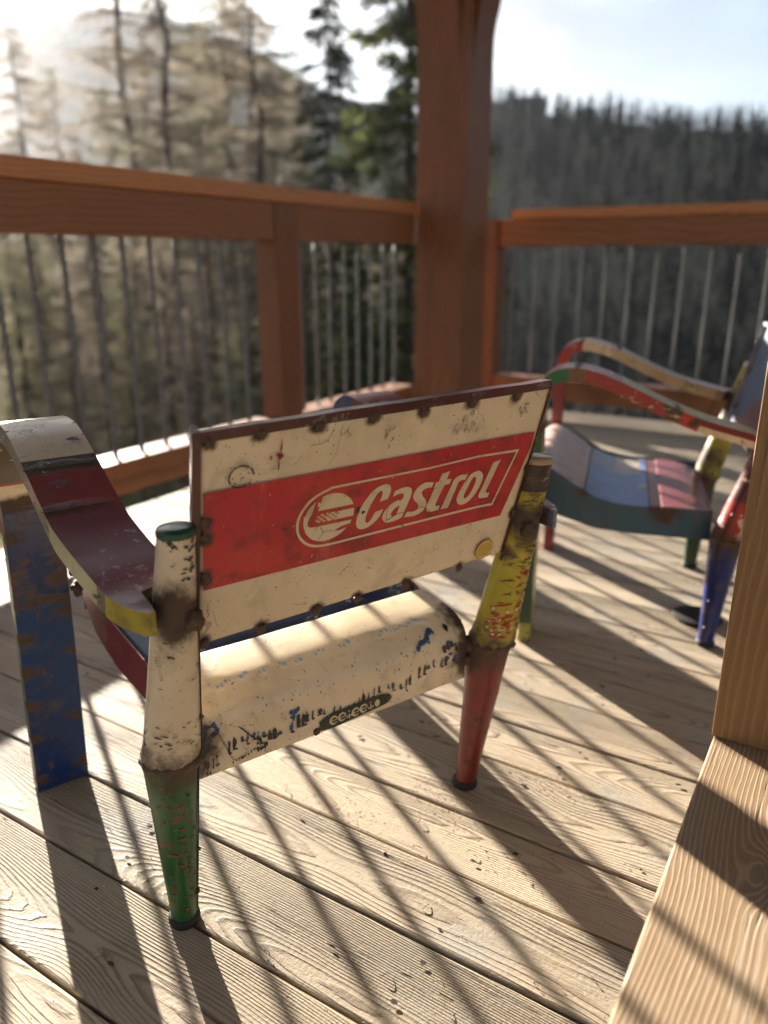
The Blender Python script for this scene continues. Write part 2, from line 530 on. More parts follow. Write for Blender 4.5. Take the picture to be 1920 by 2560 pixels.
def weld_ring(parent, c, r, th, seed, axis=(0, 0, 1), arc=(0, 2 * pi)):
    """lumpy bead running round a leg"""
    ax = Vector(axis).normalized(); u = ax.cross(Vector((1, .2, 0))).normalized(); w = ax.cross(u)
    rings = []; n = 44
    full = arc[1] - arc[0] > 6.2
    for i in range(n + (0 if full else 1)):
        f = arc[0] + (arc[1] - arc[0]) * i / n
        cc = Vector(c) + (u * cos(f) + w * sin(f)) * r
        t = th * (.75 + .9 * abs(mnoise.noise(Vector((cos(f) * 3 + seed, sin(f) * 3, seed * 1.3)))) + .25 * sin(f * 13))
        cc = cc + ax * th * .8 * mnoise.noise(Vector((cos(f) * 2, sin(f) * 2, seed)))
        o = (u * cos(f) + w * sin(f))
        rings.append([cc + o * cos(2 * pi * k / 6) * t * .8 + ax * sin(2 * pi * k / 6) * t for k in range(6)])
    m = MB()
    if full: rings.append(rings[0])
    m.loft(rings, caps=not full)
    return m.build('weld_bead', WELD, parent, smooth=True)

def make_chair(name, label, loc, rz, pal, skew=0., decals=None, seed=1):
    kh = pal.get('hump', 1.)
    SEATP = [(b_, (h_ if b_ > .17 or pal.get('dip') else .3125) if b_ < .25 else .317 + (h_ - .317) * kh) for b_, h_ in SEATQ]
    t = thing(name, label, 'armchair', loc, rz, 'low metal armchairs on the deck')
    sk = lambda a, h: a + skew * min(1., max(0., h / .3))
    V = lambda a, b, h: Vector((sk(a, h), b, h))
    VA = lambda a, b, h: Vector((a + skew * max(0., min(1., (.10 - b) / .18)), b, h))
    nrm = Vector((0, -1, -.25)).normalized()
    lv = lambda u, v, off=0.: Vector((u, -.01 - (.426 + v / 1.0308 - .255) * .25, .426 + v / 1.0308)) + nrm * off
    # panel corners in panel coordinates
    q = pal.get('quad', ((-.231, 0), (.231, 0), (.247, .272), (-.247, .272)))
    def P(u, v):
        a0 = Vector(q[0]).lerp(Vector(q[1]), u); a1 = Vector(q[3]).lerp(Vector(q[2]), u)
        return a0.lerp(a1, v)
    mt = pal.get('mat', PAINT)
    # weld positions on the panel
    pw = pal.get('pw', [(-.17 + .085 * i, .258) for i in range(5)] + [(-.228, .15), (-.225, .05), (.232, .15), (.23, .05), (-.12, .002), (.05, .002)])
    burn = [(lv(u, v), .017) for u, v in pw]
    # ---- backrest
    rev = pal.get('front')
    def pc(c, n):
        if n.y > .5 and rev:
            return rev(c)
        return pal['panel'], BLACKB
    back = slab(lambda u, v: lv(*P(u, v), 0.0015 * mnoise.noise(Vector((u * 3, v * 2, seed)))), 84, 46, lambda u, v: -nrm * .0025).build('backrest', PAINT_PANEL, t, True, pc, burn)
    back.data.polygons.foreach_set('use_smooth', [abs(p.normal.y) > .7 for p in back.data.polygons])
    # rim of folded steel behind the panel edges
    def bar(p0, p1, w, d, nm, par, c, out=1):
        m = MB(); n = 30; rings = []
        for i in range(n + 1):
            e = Vector(p0).lerp(Vector(p1), i / n)
            dirv = (Vector(p1) - Vector(p0)).normalized(); side = dirv.cross(nrm).normalized() * out
            wo = w * (1 + .10 * mnoise.noise(Vector((i * .35, seed, w * 99))))
            a = e; rings.append([a + nrm * .0022, a + side * wo + nrm * .0022, a + side * (wo - .0052 * min(1, w / .01)) - nrm * d, a - nrm * d])
        m.loft(rings)
        return m.build(nm, PAINT_WORN, par, False, lambda c_, n_: (c, pal.get('rim2', CREAM2)), burn)
    TLc, TRc = P(0, 1), P(1, 1); BLc, BRc = P(0, 0), P(1, 0)
    e = .012
    bar(lv(TLc.x - .001, TLc.y - e), lv(TRc.x - .002, TRc.y - e + .004), .012, .016, 'top_rim', back, pal['rim'], -1)
    bar(lv(BLc.x - .001, BLc.y), lv(TLc.x - .001, TLc.y), .0095, .016, 'side_rim', back, pal['rim'], -1)
    bar(lv(BRc.x, BRc.y), lv(TRc.x, TRc.y), .003, .014, 'side_rim', back, pal['rim'], 1)
    for i, (u, v) in enumerate(pw):
        weld(back, lv(u, v, .001), .0085 + .003 * ((i * 37) % 5) / 5, seed * 50 + i, nrm)
    if decals: decals(back, lv)
    # ---- rear legs
    joint = .268
    for s, key in ((-1, 'L'), (1, 'R')):
        lp = pal['leg' + key]
        a0, aj, at = .248 * s, .265 * s, .263 * s
        def cen(h):
            if h < joint: a = a0 + (aj - a0) * h / joint
            else: a = aj + (at - aj) * (h - joint) / (.582 - joint)
            return V(a, backb(h), h)
        def rad(h):
            return interp([(0, .0178), (.02, .0178), (joint - .018, .0335), (joint - .004, .0365), (joint + .012, .0365), (joint + .03, .0345), (.582, .0198)], h)
        K = 20; hs = [0.006 + (.582 - .006) * i / 90 for i in range(91)]
        m = MB(); rings = []
        for h in hs:
            c = cen(h); r = rad(h)
            rings.append([c + Vector((cos(2 * pi * k / K) * r, sin(2 * pi * k / K) * r, 0)) * (1 + .02 * mnoise.noise(Vector((k * .7, h * 14, s * seed)))) for k in range(K)])
        m.loft(rings)
        bl = [(cen(joint), .070), (cen(.582), .024), (V(.27 * s, -.088, .485), .062), (V(.225 * s, -.055, .50), .03), (V(.235 * s, .0, .25), .055)]
        if lp.get('burns'): bl += [(V(*p), r) for p, r in lp['burns']]
        cent = {round(h, 4): cen(h) for h in hs}
        def lc(c, n, lp=lp):
            h = c.z
            if h < joint: return lp['low']
            f = lp.get('strip')
            if f and f(c, n): return f(c, n)
            return interp_seg(lp['up'], h)
        leg = m.build('rear_leg', lp.get('mat', PAINT_WORN), t, True, lc, bl)
        # cap, foot, seam, weld collar
        cm = MB(); cc = cen(.582); r = .0204
        cm.loft([[cc + Vector((cos(2 * pi * k / K) * r * q_, sin(2 * pi * k / K) * r * q_, dz)) for k in range(K)] for q_, dz in ((1.0, -.004), (1.04, .001), (.96, .0045), (.6, .006), (.1, .0065))])
        cm.build('leg_cap', PAINT_WORN, leg, True, lambda c, n, lp=lp: (lp['cap'], DARK), [(cc + Vector((.02, 0, 0)), .02)])
        fm = MB(); c0 = cen(0.0)
        fm.loft([[c0 + Vector((cos(2 * pi * k / K) * q_, sin(2 * pi * k / K) * q_, dz)) for k in range(K)] for q_, dz in ((.0205, 0.0005), (.0215, .004), (.0205, .011), (.018, .013))])
        fm.build('rubber_foot', RUBBER, leg, True)
        ang = lp.get('seam', -.9)
        sm = MB(); rr = []
        for h in hs[2:-2]:
            c = cen(h); r = rad(h); wv = .25 * .0012 * mnoise.noise(Vector((h * 30, 0, 0)))
            o = Vector((cos(ang), sin(ang), 0)); w = Vector((-sin(ang), cos(ang), 0))
            p = c + o * (r + .0004)
            rr.append([p - w * .0012 + w * wv, p - w * .0012 + o * .0012 + w * wv, p + w * .0012 + o * .0012 + w * wv, p + w * .0012 + w * wv])
        sm.loft(rr)
        sm.build('seam', RUBBER, leg)
        weld_ring(leg, cen(joint), .0345, .0058, seed * 3 + s)
        for hh in (.33, .12, .05):
            c = cen(hh); r = rad(hh)
            weld(leg, c + Vector((cos(ang) * r, sin(ang) * r, 0)), .0058, seed + hh * 100)
        # lump that ties arm and seat to the leg
        weld(leg, V(.262 * s, -.075, .487), .021, seed + 5 + s)
        weld(leg, V(.275 * s, -.055, .49), .018, seed + 6 + s)
        weld(leg, V(.236 * s, .004, .262), .020, seed + 7 + s)
        weld(leg, V(.236 * s, .004, .236), .018, seed + 8 + s)
        for (h0, h1, f0, f1, cnt, sz, el_, mt_) in lp.get('flecks', ()):
            mm = MB(); rn = random.Random(int(h0 * 1000) + cnt)
            for _ in range(cnt):
                h = rn.uniform(h0, h1); f = rn.uniform(f0, f1); l = []
                sx = sz * rn.uniform(.4, 1.3) * el_; sy = sz * rn.uniform(.4, 1.2) / el_; tl = rn.uniform(-.35, .35)
                for k in range(9):
                    q1 = 1 + rn.uniform(-.45, .35); a1 = 2 * pi * k / 9
                    l.append(Vector((cos(a1) * sx * q1, sin(a1) * sy * q1 + cos(a1) * sx * tl * q1)))
                p_, tr_ = fill([l]); c = cen(h); r = rad(h) + .0007 + rn.random() * .0005
                mm.add([cen(h + w.y) + Vector((cos(f + w.x / r) * r, sin(f + w.x / r) * r, 0)) for w in p_], tr_)
            tag(mm.build('paint_chips', mt_, leg), kind='stuff')
    # ---- seat
    SP = catmull([(b, h, 0) for b, h in SEATP], 4)
    def seatf(u, v):
        x = v * (len(SP) - 1); i = min(int(x), len(SP) - 2); p = SP[i].lerp(SP[i + 1], x - i)
        w = interp([(.09, .222), (.13, .224), (.16, .236), (.30, .247), (.5, .25)], p.x)
        return V((u * 2 - 1) * w, p.x, p.y + .0018 * mnoise.noise(Vector((u * 4, v * 5, seed))))
    sb = [(V(-.235, .12, .31), .05), (V(.235, .12, .31), .05), (V(-.24, .30, .34), .03), (V(.24, .30, .34), .03)]
    seat = slab(seatf, 40, 52, lambda u, v: Vector((0, 0, -.0025))).build('seat', PAINT_WORN, t, True, lambda c, n: pal['seat'](c), sb)
    for bb in pal.get('seams', ()):
        h = interp(SEATP, bb)
        MB().box(sk(-.24, .3), sk(.24, .3), bb - .0012, bb + .0012, h - .002, h + .0012).build('seam', RUBBER, seat)
    RP = catmull([(b, h, 0) for b, h in ROLL], 4)
    def rollf(u, v):
        x = v * (len(RP) - 1); i = min(int(x), len(RP) - 2); p = RP[i].lerp(RP[i + 1], x - i)
        dent = .0035 * exp(-((u - .09) / .05) ** 2 - ((v - .42) / .13) ** 2) + .002 * exp(-((u - .80) / .06) ** 2 - ((v - .35) / .16) ** 2)
        return V((u * 2 - 1) * .2265, p.x + dent * .5, p.y - dent + .0012 * mnoise.noise(Vector((u * 5, v * 3, seed + 9))))
    rb = [(V(-.235, 0, .25), .062), (V(.235, 0, .25), .062), (V(-.235, .05, .31), .03), (V(.235, .03, .31), .055)]
    roll = slab(rollf, 110, 44, lambda u, v: Vector((0, .0026 if v > .5 else .001, -.0024 if v < .8 else 0))).build('seat_back_apron', PAINT_WORN, t, True, lambda c, n: pal['roll'](c), rb)
    roll.data.materials[0] = PAINT_ROLL
    if decals: pal['rolldecals'](roll, V)
    # side aprons
    for s, key in ((-1, 'apL'), (1, 'apR')):
        def apf(u, v, s=s):
            b = .018 + u * .405
            top = interp([(x, y) for x, y in SEATP[:-4]], b) + .004 - (.012 * max(0, (b - .40) / .025) if b > .4 else 0)
            bot = interp([(.018, .246), (.14, .249), (.26, .256), (.36, .285), (.40, .325), (.423, .360)], b); bot = bot if b < .3 else .262 + (bot - .262) * kh
            w = interp([(.0, .224), (.16, .239), (.30, .25), (.5, .253)], b)
            return V(s * w, b, bot + (max(top, bot + .012) - bot) * v)
        slab(apf, 40, 12, lambda u, v, s=s: Vector((-s * .0025, 0, 0))).build('side_apron', PAINT_WORN, t, False, lambda c, n, k=key: (pal[k], RUST), sb)
    # front apron below the rolled edge
    slab(lambda u, v: V((u * 2 - 1) * .248, .436, .317 - .03 * v), 12, 3, lambda u, v: Vector((0, -.0025, 0))).build('front_apron', PAINT_WORN, t, False, lambda c, n: (pal['apL'], RUST))
    # ---- arms and front legs
    AP = catmull([(b, h, 0) for b, h in ARM], 4)
    for s, key in ((-1, 'armL'), (1, 'armR')):
        ap = pal[key]
        rings = []
        for i, p in enumerate(AP):
            d = (AP[min(i + 1, len(AP) - 1)] - AP[max(i - 1, 0)]).normalized()
            dn = Vector((d.y, -d.x))                         # into the strap, (b,h)
            b, h = p.x, p.y - (.018 * min(1, max(0, b_sh(p.x))) if s > 0 and pal.get('dip') else 0)
            inn = interp([(-.115, .296), (-.050, .290), (-.034, .250), (-.01, .238), (.1, .236), (.3, .238), (.42, .250)], b)
            if b < -.03:
                x = min(1, (-.03 - b) / .085); outw = .325 - .058 * (1 - sqrt(max(0, 1 - x * x)))
            else: outw = interp([(-.03, .325), (.3, .331), (.42, .336)], b)
            th = .027
            q_ = []
            for (w, k) in ((inn, 0), (inn + (outw - inn) * .5, 0), (outw, 0), (outw, .5), (outw, 1), (inn, 1), (inn, .5)):
                q_.append(VA(s * w, b + dn.x * th * k, h + dn.y * th * k))
            if s > 0: q_.reverse()
            rings.append(q_)
        m = MB(); m.loft(rings)
        ab = [(V(.262 * s, -.075, .49), .062), (V(.285 * s, .235, .605), .0), (V(.325 * s, .09, .53), .02), (V(.29 * s, .417, .535), .04)]
        for bb in ap.get('bands', (.27,)):
            ab += [(VA(s * (.245 + .02 * k), bb, interp(ARM, bb)), .017 if k % 2 else .013) for k in range(5)]
        arm = m.build('armrest', PAINT_WORN, t, False, lambda c, n, ap=ap, s=s: ap['f'](c, n, s), ab)
        # paint the top smooth
        arm.data.polygons.foreach_set('use_smooth', [True] * len(arm.data.polygons))
        es = arm.modifiers.new('edges', 'EDGE_SPLIT'); es.split_angle = R(40)
        # thin lip of the top sheet
        for bb in ap.get('bands', (.27,)):
            h = interp(ARM, bb)
            mm = MB(); mm.tube([VA(s * (.2455 + .0855 * k / 12), bb + .002 * mnoise.noise(Vector((k * .6, seed, 1))), h + .0005) for k in range(13)], [.0004 + .0021 * abs(mnoise.noise(Vector((k * .9, seed, 5 + bb * 9)))) for k in range(13)], 6)
            mm.build('weld_bead', WELD, arm, True)
        weld(arm, V(.252 * s, -.088, .478), .017, seed + 21 + s)
        # front leg
        lf = ap['leg']
        rings = []
        for i in range(61):
            h = .538 * (1 - i / 60)
            ac = .295 + .015 * (1 - h / .54); hw = .0415
            b0 = .405 + .002 * mnoise.noise(Vector((h * 7, s, seed)))
            th = .0135
            x0, x1 = s * (ac - hw), s * (ac + hw)
            q_ = [VA(x0, b0 - th, h), VA((x0 + x1) / 2, b0 - th, h), VA(x1, b0 - th, h), VA(x1, b0 + th, h), VA((x0 + x1) / 2, b0 + th, h), VA(x0, b0 + th, h)]
            if s > 0: q_.reverse()
            q_.reverse()
            rings.append(q_)
        m = MB(); m.loft(rings)
        lb = []
        for (hh, r) in lf.get('burns', ((.50, .03), (.36, .02))):
            ac = (.295 + .015 * (1 - hh / .54))
            lb += [(VA(s * (ac - .04 + .02 * k), .392, hh + .004 * ((k * 7) % 3 - 1)), r * (.8 + .3 * (k % 2))) for k in range(5)]
        for hh, sd, r in lf.get('edge', ()):
            ac = (.295 + .015 * (1 - hh / .54)); lb.append((VA(s * (ac + sd * .041), .392, hh), r))
        fl = m.build('front_leg', PAINT_WORN, t, False, lambda c, n, lf=lf, s=s: lf['f'](c, n, s), lb)
        weld(fl, V(.262 * s, .405, .34), .016, seed + 31 + s)
        weld(fl, V(.262 * s, .405, .37), .013, seed + 33 + s)
    return t

def b_sh(b):
    return (b - .1) / .15 if b < .38 else (.45 - b) / .07

def interp_seg(seg, h):
    for top, c in seg:
        if h <= top: return c
    return seg[-1][1]

# ---- the painted sign on the first chair's back
GL = {
'C':[[(108,1467,1),(227,1487,1),(252,1573,0),(247,1640,0),(212,1687,0),(147,1703,0),(71,1691,0),(-14,1645,0),(-93,1557,0),(-154,1459,0),(-190,1341,0),(-202,1246,0),(-180,1166,0),(-128,1130,0),(-57,1123,0),(25,1151,0),(102,1211,0),(148,1270,0),(184,1350,1),(74,1335,0),(48,1306,0),(24,1254,0),(-8,1212,0),(-42,1200,0),(-65,1228,0),(-70,1286,0),(-43,1385,0),(2,1495,0),(50,1581,0),(91,1618,0),(121,1612,0),(132,1566,0)]],
'a':[[(299,1503,1),(316,1572,1),(387,1600,0),(484,1605,0),(554,1581,0),(584,1534,0),(584,1465,0),(561,1370,0),(528,1261,0),(492,1163,1),(421,1143,0),(325,1132,0),(241,1147,0),(192,1207,0),(188,1269,0),(225,1338,0),(294,1400,0),(377,1433,0),(456,1438,1),(468,1480,0),(458,1513,0),(421,1526,0),(369,1521,0)],[(432,1357,1),(371,1331,0),(329,1294,0),(314,1251,0),(330,1217,0),(376,1213,0),(403,1244,0)]],
's':[[(925,1593,1),(900,1521,1),(833,1526,0),(769,1507,0),(755,1471,0),(778,1420,0),(832,1363,0),(862,1303,0),(851,1234,0),(794,1175,0),(697,1147,0),(612,1150,0),(531,1159,1),(562,1234,1),(658,1219,0),(714,1230,0),(736,1273,0),(713,1325,0),(650,1383,0),(622,1443,0),(634,1509,0),(688,1575,0),(772,1613,0),(858,1605,0)]],
't':[[(1163,1713,1),(1128,1598,1),(1212,1593,1),(1193,1523,1),(1112,1519,1),(1079,1433,0),(1039,1312,0),(1021,1242,0),(1040,1221,0),(1100,1217,1),(1088,1154,1),(988,1150,0),(918,1163,0),(881,1196,0),(875,1258,0),(900,1339,0),(934,1443,0),(951,1503,1),(939,1510,1),(960,1585,1),(1002,1586,1),(1034,1697,1)]],
'r':[[(1485,1612,1),(1459,1535,1),(1394,1538,0),(1349,1520,0),(1331,1472,0),(1318,1406,0),(1296,1332,0),(1276,1248,0),(1249,1152,1),(1126,1155,1),(1180,1328,0),(1226,1466,0),(1253,1565,1),(1296,1600,0),(1373,1623,0)]],
'o':[[(1660,1632,0),(1724,1600,0),(1765,1543,0),(1766,1464,0),(1739,1372,0),(1684,1267,0),(1611,1191,0),(1529,1154,0),(1446,1161,0),(1388,1217,0),(1375,1290,0),(1403,1381,0),(1447,1486,0),(1505,1570,0),(1573,1619,0)],[(1625,1552,0),(1652,1501,0),(1643,1424,0),(1607,1325,0),(1562,1263,0),(1517,1241,0),(1496,1267,0),(1498,1320,0),(1528,1402,0),(1563,1500,0),(1594,1544,0)]],
'l':[[(2034,1743,1),(1902,1719,1),(1843,1520,0),(1789,1336,0),(1760,1243,0),(1778,1202,0),(1818,1187,0),(1944,1181,1),(1962,1245,1),(1907,1256,0),(1882,1283,0),(1888,1318,0),(1947,1485,0),(2001,1664,0)]],
'outline':[[(2333,1852,1),(1608,1867,1),(797,1827,1),(-533,1812,0),(-616,1802,0),(-709,1778,0),(-812,1735,0),(-906,1671,0),(-973,1589,0),(-1020,1497,0),(-1039,1399,0),(-1025,1285,0),(-984,1190,0),(-911,1100,0),(-807,1034,0),(-692,1004,0),(-584,998,0),(-380,998,0),(1159,1030,1),(1805,1040,1),(2073,1029,1)],[(2287,1815,1),(1616,1837,1),(803,1800,1),(-522,1782,0),(-612,1770,0),(-705,1746,0),(-797,1707,0),(-884,1641,0),(-946,1565,0),(-988,1484,0),(-1004,1391,0),(-993,1284,0),(-954,1203,0),(-881,1119,0),(-791,1064,0),(-682,1036,0),(-588,1030,0),(-384,1030,0),(1151,1066,1),(1797,1072,1),(2047,1067,1)]],
'emblem':[[(-766,1515,1),(-716,1697,1),(-651,1717,0),(-553,1716,0),(-465,1695,0),(-385,1647,0),(-324,1590,0),(-277,1515,1)],[(-481,1460,1),(-259,1461,1),(-260,1352,1),(-613,1350,1),(-645,1399,1),(-610,1437,1),(-580,1461,1)],[(-803,1651,1),(-830,1548,0),(-846,1486,0),(-875,1428,0),(-887,1365,0),(-871,1329,0),(-837,1310,0),(-752,1303,1),(-273,1300,1),(-294,1253,1),(-411,1235,0),(-507,1195,1),(-439,1186,0),(-332,1204,1),(-399,1143,0),(-495,1097,0),(-594,1079,0),(-688,1086,0),(-798,1133,0),(-885,1220,0),(-935,1330,0),(-946,1411,0),(-943,1446,1),(-955,1467,1),(-925,1484,0),(-889,1566,0)]],
'dots':[(-632,1455),(-680,1432),(-649,1408),(-705,1455),(-752,1433),(-723,1410),(-696,1386),(-664,1363),(-766,1387),(-737,1366)],
'holes':[(-564,1433),(-534,1408),(-607,1409),(-581,1386),(-514,1453),(-504,1383),(-545,1361),(-489,1431)],
'stk':[(2124,289),(1964,227),(2286,335),(2169,444),(2078,132)],
'plate':[[(-312,2257,1),(-144,2325,0),(261,2344,0),(748,2341,0),(893,2273,0),(898,2180,1),(777,2150,0),(258,2115,0),(-105,2092,0),(-316,2120,1)]],
'e':[(-84,2216),(59,2220),(291,2218),(431,2226)],
'esz':[(-141,2237),(-27,2212),(-83,2285),(-86,2150)],
'd':[(138,2190),(213,2194),(515,2197),(590,2201)],
'i':[(175,2225),(177,2154),(550,2250),(555,2167),(173,2270),(548,2279)],
'oo':[(667,2231)],
'weldtop':[(-1554,2594),(-858,2600),(-142,2612),(578,2596),(1319,2639),(2059,2648),(-2134,2581)],
'weldleft':[(-2146,1645),(-2149,1466),(-2127,928),(-2102,20)],
'weldbot':[(-1377,-14),(-616,32),(8,24),(789,29),(1722,53)],
'weldright':[(2658,1525),(2578,800),(2565,34)],
'red1':[(-2169,2012),(-724,2050),(642,2054),(2687,2074)],
}
def flatmat(name, col, wear=.5):
    m, N = newmat(name)
    co = objco(N)
    n = N.noise(co, 90, 5, .7); g = N.noise(co, 22, 4, .6)
    c = N.mix(N.sst(g, .48, .75, 0, .45), col, (.18, .11, .05))
    c = N.mix(N.sst(n, .66, .70, 0, .8 * wear), c, (.10, .03, .02))
    ed = N.voro(N.vm('ADD', co, N.vm('MULTIPLY', N.noise(co, 9, 2, .5, 0, True), (.12, .12, .12))), 9, 'DISTANCE_TO_EDGE')
    sc = N.m('MULTIPLY', N.sst(ed, .004, .009, 1, 0), N.sst(N.noise(co, 14, 2, .5), .5, .58))
    c = N.mix(N.m('MULTIPLY', sc, .7), c, (.10, .065, .04))
    N.out(c, .4)
    return m
LETTER = flatmat('cream_lettering', (.66, .52, .31))
def mat_redband():
    m, N = newmat('red_band_paint')
    co = objco(N)
    burn = N.attr('burn', 'Fac')
    a = N.noise(co, 8, 4, .6, .3); b = N.noise(co, 30, 5, .65)
    c = N.mix(N.sst(a, .42, .62, 0, .75), (.46, .010, .020), (.50, .038, .026))
    c = N.mix(N.sst(b, .46, .72, 0, .75), c, (.15, .018, .018))
    st = N.noise(N.vm('MULTIPLY', co, (30, 10, 5)), 1, 4, .6)
    c = N.mix(N.sst(st, .58, .75, 0, .45), c, (.66, .22, .12))
    d = N.noise(co, 75, 6, .7)
    c = N.mix(N.sst(d, .675, .69), c, (.05, .018, .014))
    e = N.noise(N.vm('ADD', co, (3, 3, 3)), 60, 5, .75)
    c = N.mix(N.sst(e, .705, .715), c, (.75, .52, .40))
    bn = N.m('ADD', burn, N.m('MULTIPLY', N.m('SUBTRACT', N.noise(co, 45, 5, .65), .5), .9))
    c = N.mix(N.sst(bn, .12, .62), c, (.03, .018, .012))
    N.out(c, N.m('ADD', .3, N.m('MULTIPLY', b, .25)), N.bump(N.m('ADD', N.m('MULTIPLY', N.noise(co, 7, 4, .6), 2.6), N.m('MULTIPLY', d, .1)), .7, .0011))
    return m
REDBAND = mat_redband()

def decal(parent, name, loops, place, off, mat):
    P2, tr = fill(loops)
    m = MB(); m.add([place(p.x, p.y, off) for p in P2], tr)
    o = m.build(name, mat, parent)
    return o

def ell(cx, cy, rx, ry, n=10, rot=0.):
    return [Vector((cx + cos(2 * pi * k / n) * rx * cos(rot) - sin(2 * pi * k / n) * ry * sin(rot), cy + cos(2 * pi * k / n) * rx * sin(rot) + sin(2 * pi * k / n) * ry * cos(rot))) for k in range(n)]

INK = flatmat('dark_chipped_paint', (.014, .017, .022), .2)
CHIPB = flatmat('blue_chipped_paint', (.02, .07, .16), .2)
GOLD = mat_simple('gold_sticker', (.72, .48, .10), .35, .2, 200)
GOLDINK = mat_simple('sticker_print', (.32, .16, .03), .5, .1)
PLATEG = flatmat('dark_green_stamp', (.014, .025, .014), .9)

def sign(back, lv):
    s4 = lambda l: [(p[0] / 1e4, p[1] / 1e4, p[2]) for p in l]
    # red band: dense grid so the weld scorch shows on it too
    m = MB(); nu, nv = 90, 26; vs = []; fs = []
    for i in range(nu + 1):
        for j in range(nv + 1):
            v = j / nv
            bot = .0773 + (.0814 - .0773) * i / nu; top = .2010 + .0064 * min(1, i / nu * 1.15)
            y = bot + (top - bot) * v
            # right end: runs off the sheet above, slants in below
            xr = interp([(.0, .2262), (.0814, .2262), (.1855, .2560), (.3, .2600)], y)
            x = -.2175 + .0035 * (1 - v) + (xr + .2165) * i / nu
            vs.append(lv(x, y, .0022))
    for i in range(nu):
        for j in range(nv):
            a = i * (nv + 1) + j; fs.append((a, a + nv + 1, a + nv + 2, a + 1))
    m.add(vs, fs)
    burn = [(lv(u, v), .018) for u, v in PW]
    m.build('red_band', REDBAND, back, True, burn=burn)
    Z0 = .0027
    for ch in ('C', 'a', 's', 't', 'r', 'o', 'l'):
        decal(back, 'letter', [smooth_loop(s4(l)) for l in GL[ch]], lv, Z0, LETTER)
    decal(back, 'outline_stripe', [smooth_loop(s4(l)) for l in GL['outline']], lv, Z0, LETTER)
    P2 = []
    mm = MB()
    for l in GL['emblem']:
        p, tr = fill([smooth_loop(s4(l))]); mm.add([lv(a.x, a.y, Z0) for a in p], tr)
    for (x, y) in GL['dots']:
        p, tr = fill([ell(x / 1e4, y / 1e4, .0021, .0012, 8, .2)]); mm.add([lv(a.x, a.y, Z0) for a in p], tr)
    em = mm.build('emblem', LETTER, back)
    mm = MB()
    for (x, y) in GL['holes']:
        p, tr = fill([ell(x / 1e4, y / 1e4, .0020, .0010, 8, .2)]); mm.add([lv(a.x, a.y, Z0 + .0003) for a in p], tr)
    mm.build('emblem_dots', REDBAND, back, burn=[])
    # round gold sticker with rows of tiny print
    cx, cy = .2124, .0289
    decal(back, 'sticker', [ell(cx, cy, .0165, .0162, 28)], lv, .0030, GOLDINK)
    decal(back, 'sticker', [ell(cx, cy, .0155, .0152, 28)], lv, .0033, GOLD)
    rnd = random.Random(3); mm = MB()
    for r in range(7):
        y = cy + .0095 - r * .0032; w = sqrt(max(0, .0135 ** 2 - (y - cy) ** 2)); x = cx - w
        while x < cx + w - .001:
            l = rnd.uniform(.0007, .0022)
            p, tr = fill([[Vector((x, y - .0006)), Vector((x + l, y - .0006)), Vector((x + l, y + .0006)), Vector((x, y + .0006))]])
            mm.add([lv(a.x, a.y, .0036) for a in p], tr); x += l + rnd.uniform(.0004, .0009)
    mm.build('sticker_print', GOLDINK, back)
    # stains, scuffs and a ring mark in dark paint
    mm = MB()
    def blotch(x, y, rx, ry, rot=0., n=13, rough=.45):
        l = []
        for k in range(n):
            f = 2 * pi * k / n; q = 1 + rough * (rnd.random() * 2 - 1)
            l.append(Vector((x + cos(f) * rx * q * cos(rot) - sin(f) * ry * q * sin(rot), y + cos(f) * rx * q * sin(rot) + sin(f) * ry * q * cos(rot))))
        p, tr = fill([l]); mm.add([lv(a.x, a.y, .0031) for a in p], tr)
    for k in range(26):
        f = .2 + k * .21
        if k % 7 != 3: blotch(-.176 + cos(f) * .014, .214 + sin(f) * .0125, .0011, .0024, f, 7)
    for k in range(12): blotch(-.176 + rnd.uniform(-.012, .012), .212 + rnd.uniform(-.01, .012), .0006, .0014, rnd.random() * 3, 6)
    for k in range(34): blotch(.128 + rnd.uniform(-.02, .022), .238 + rnd.uniform(-.014, .013), .00035, rnd.uniform(.002, .006), rnd.uniform(-.25, .1), 6)
    for k in range(16): blotch(.222 + rnd.uniform(-.008, .008), .243 + rnd.uniform(-.01, .010), .0007, rnd.uniform(.001, .003), rnd.uniform(-.9, -.2), 6)
    for k in range(14): blotch(.005 + rnd.uniform(-.006, .01), .232 + rnd.uniform(-.013, .012), .0005, rnd.uniform(.001, .004), rnd.uniform(-.9, -.2), 6)
    for k in range(9): blotch(-.208 + rnd.uniform(-.0015, .0015), .040 + k * .0022, .0011, .0007, 0, 6)
    blotch(-.02, .1415, .0022, .005, -.5); blotch(-.012, .137, .003, .002, .3)
    for k in range(120): blotch(rnd.uniform(-.21, .24), rnd.choice((rnd.uniform(.004, .072), rnd.uniform(.215, .255), rnd.uniform(.004, .25))), rnd.uniform(.0003, .0010), rnd.uniform(.0003, .0014), rnd.random() * 3, 6)
    tag(mm.build('paint_chips', INK, back), kind='stuff')
    red = mat_simple('red_paint_drip', (.24, .012, .012), .3)
    mm = MB(); blotch(-.132, .232, .0036, .0040); blotch(-.131, .243, .0009, .008); blotch(-.133, .222, .0008, .007); blotch(-.143, .2315, .0016, .0016); blotch(-.1315, .2405, .0014, .002)
    mm.build('paint_drip', red, back)
    pnk = mat_simple('pale_chips', (.72, .45, .33), .5)
    mm = MB()
    for k in range(36): blotch(rnd.uniform(-.2, .24), rnd.uniform(.082, .20), rnd.uniform(.0004, .0013), rnd.uniform(.0003, .0010), rnd.random() * 3, 6)
    tag(mm.build('paint_chips', pnk, back), kind='stuff')

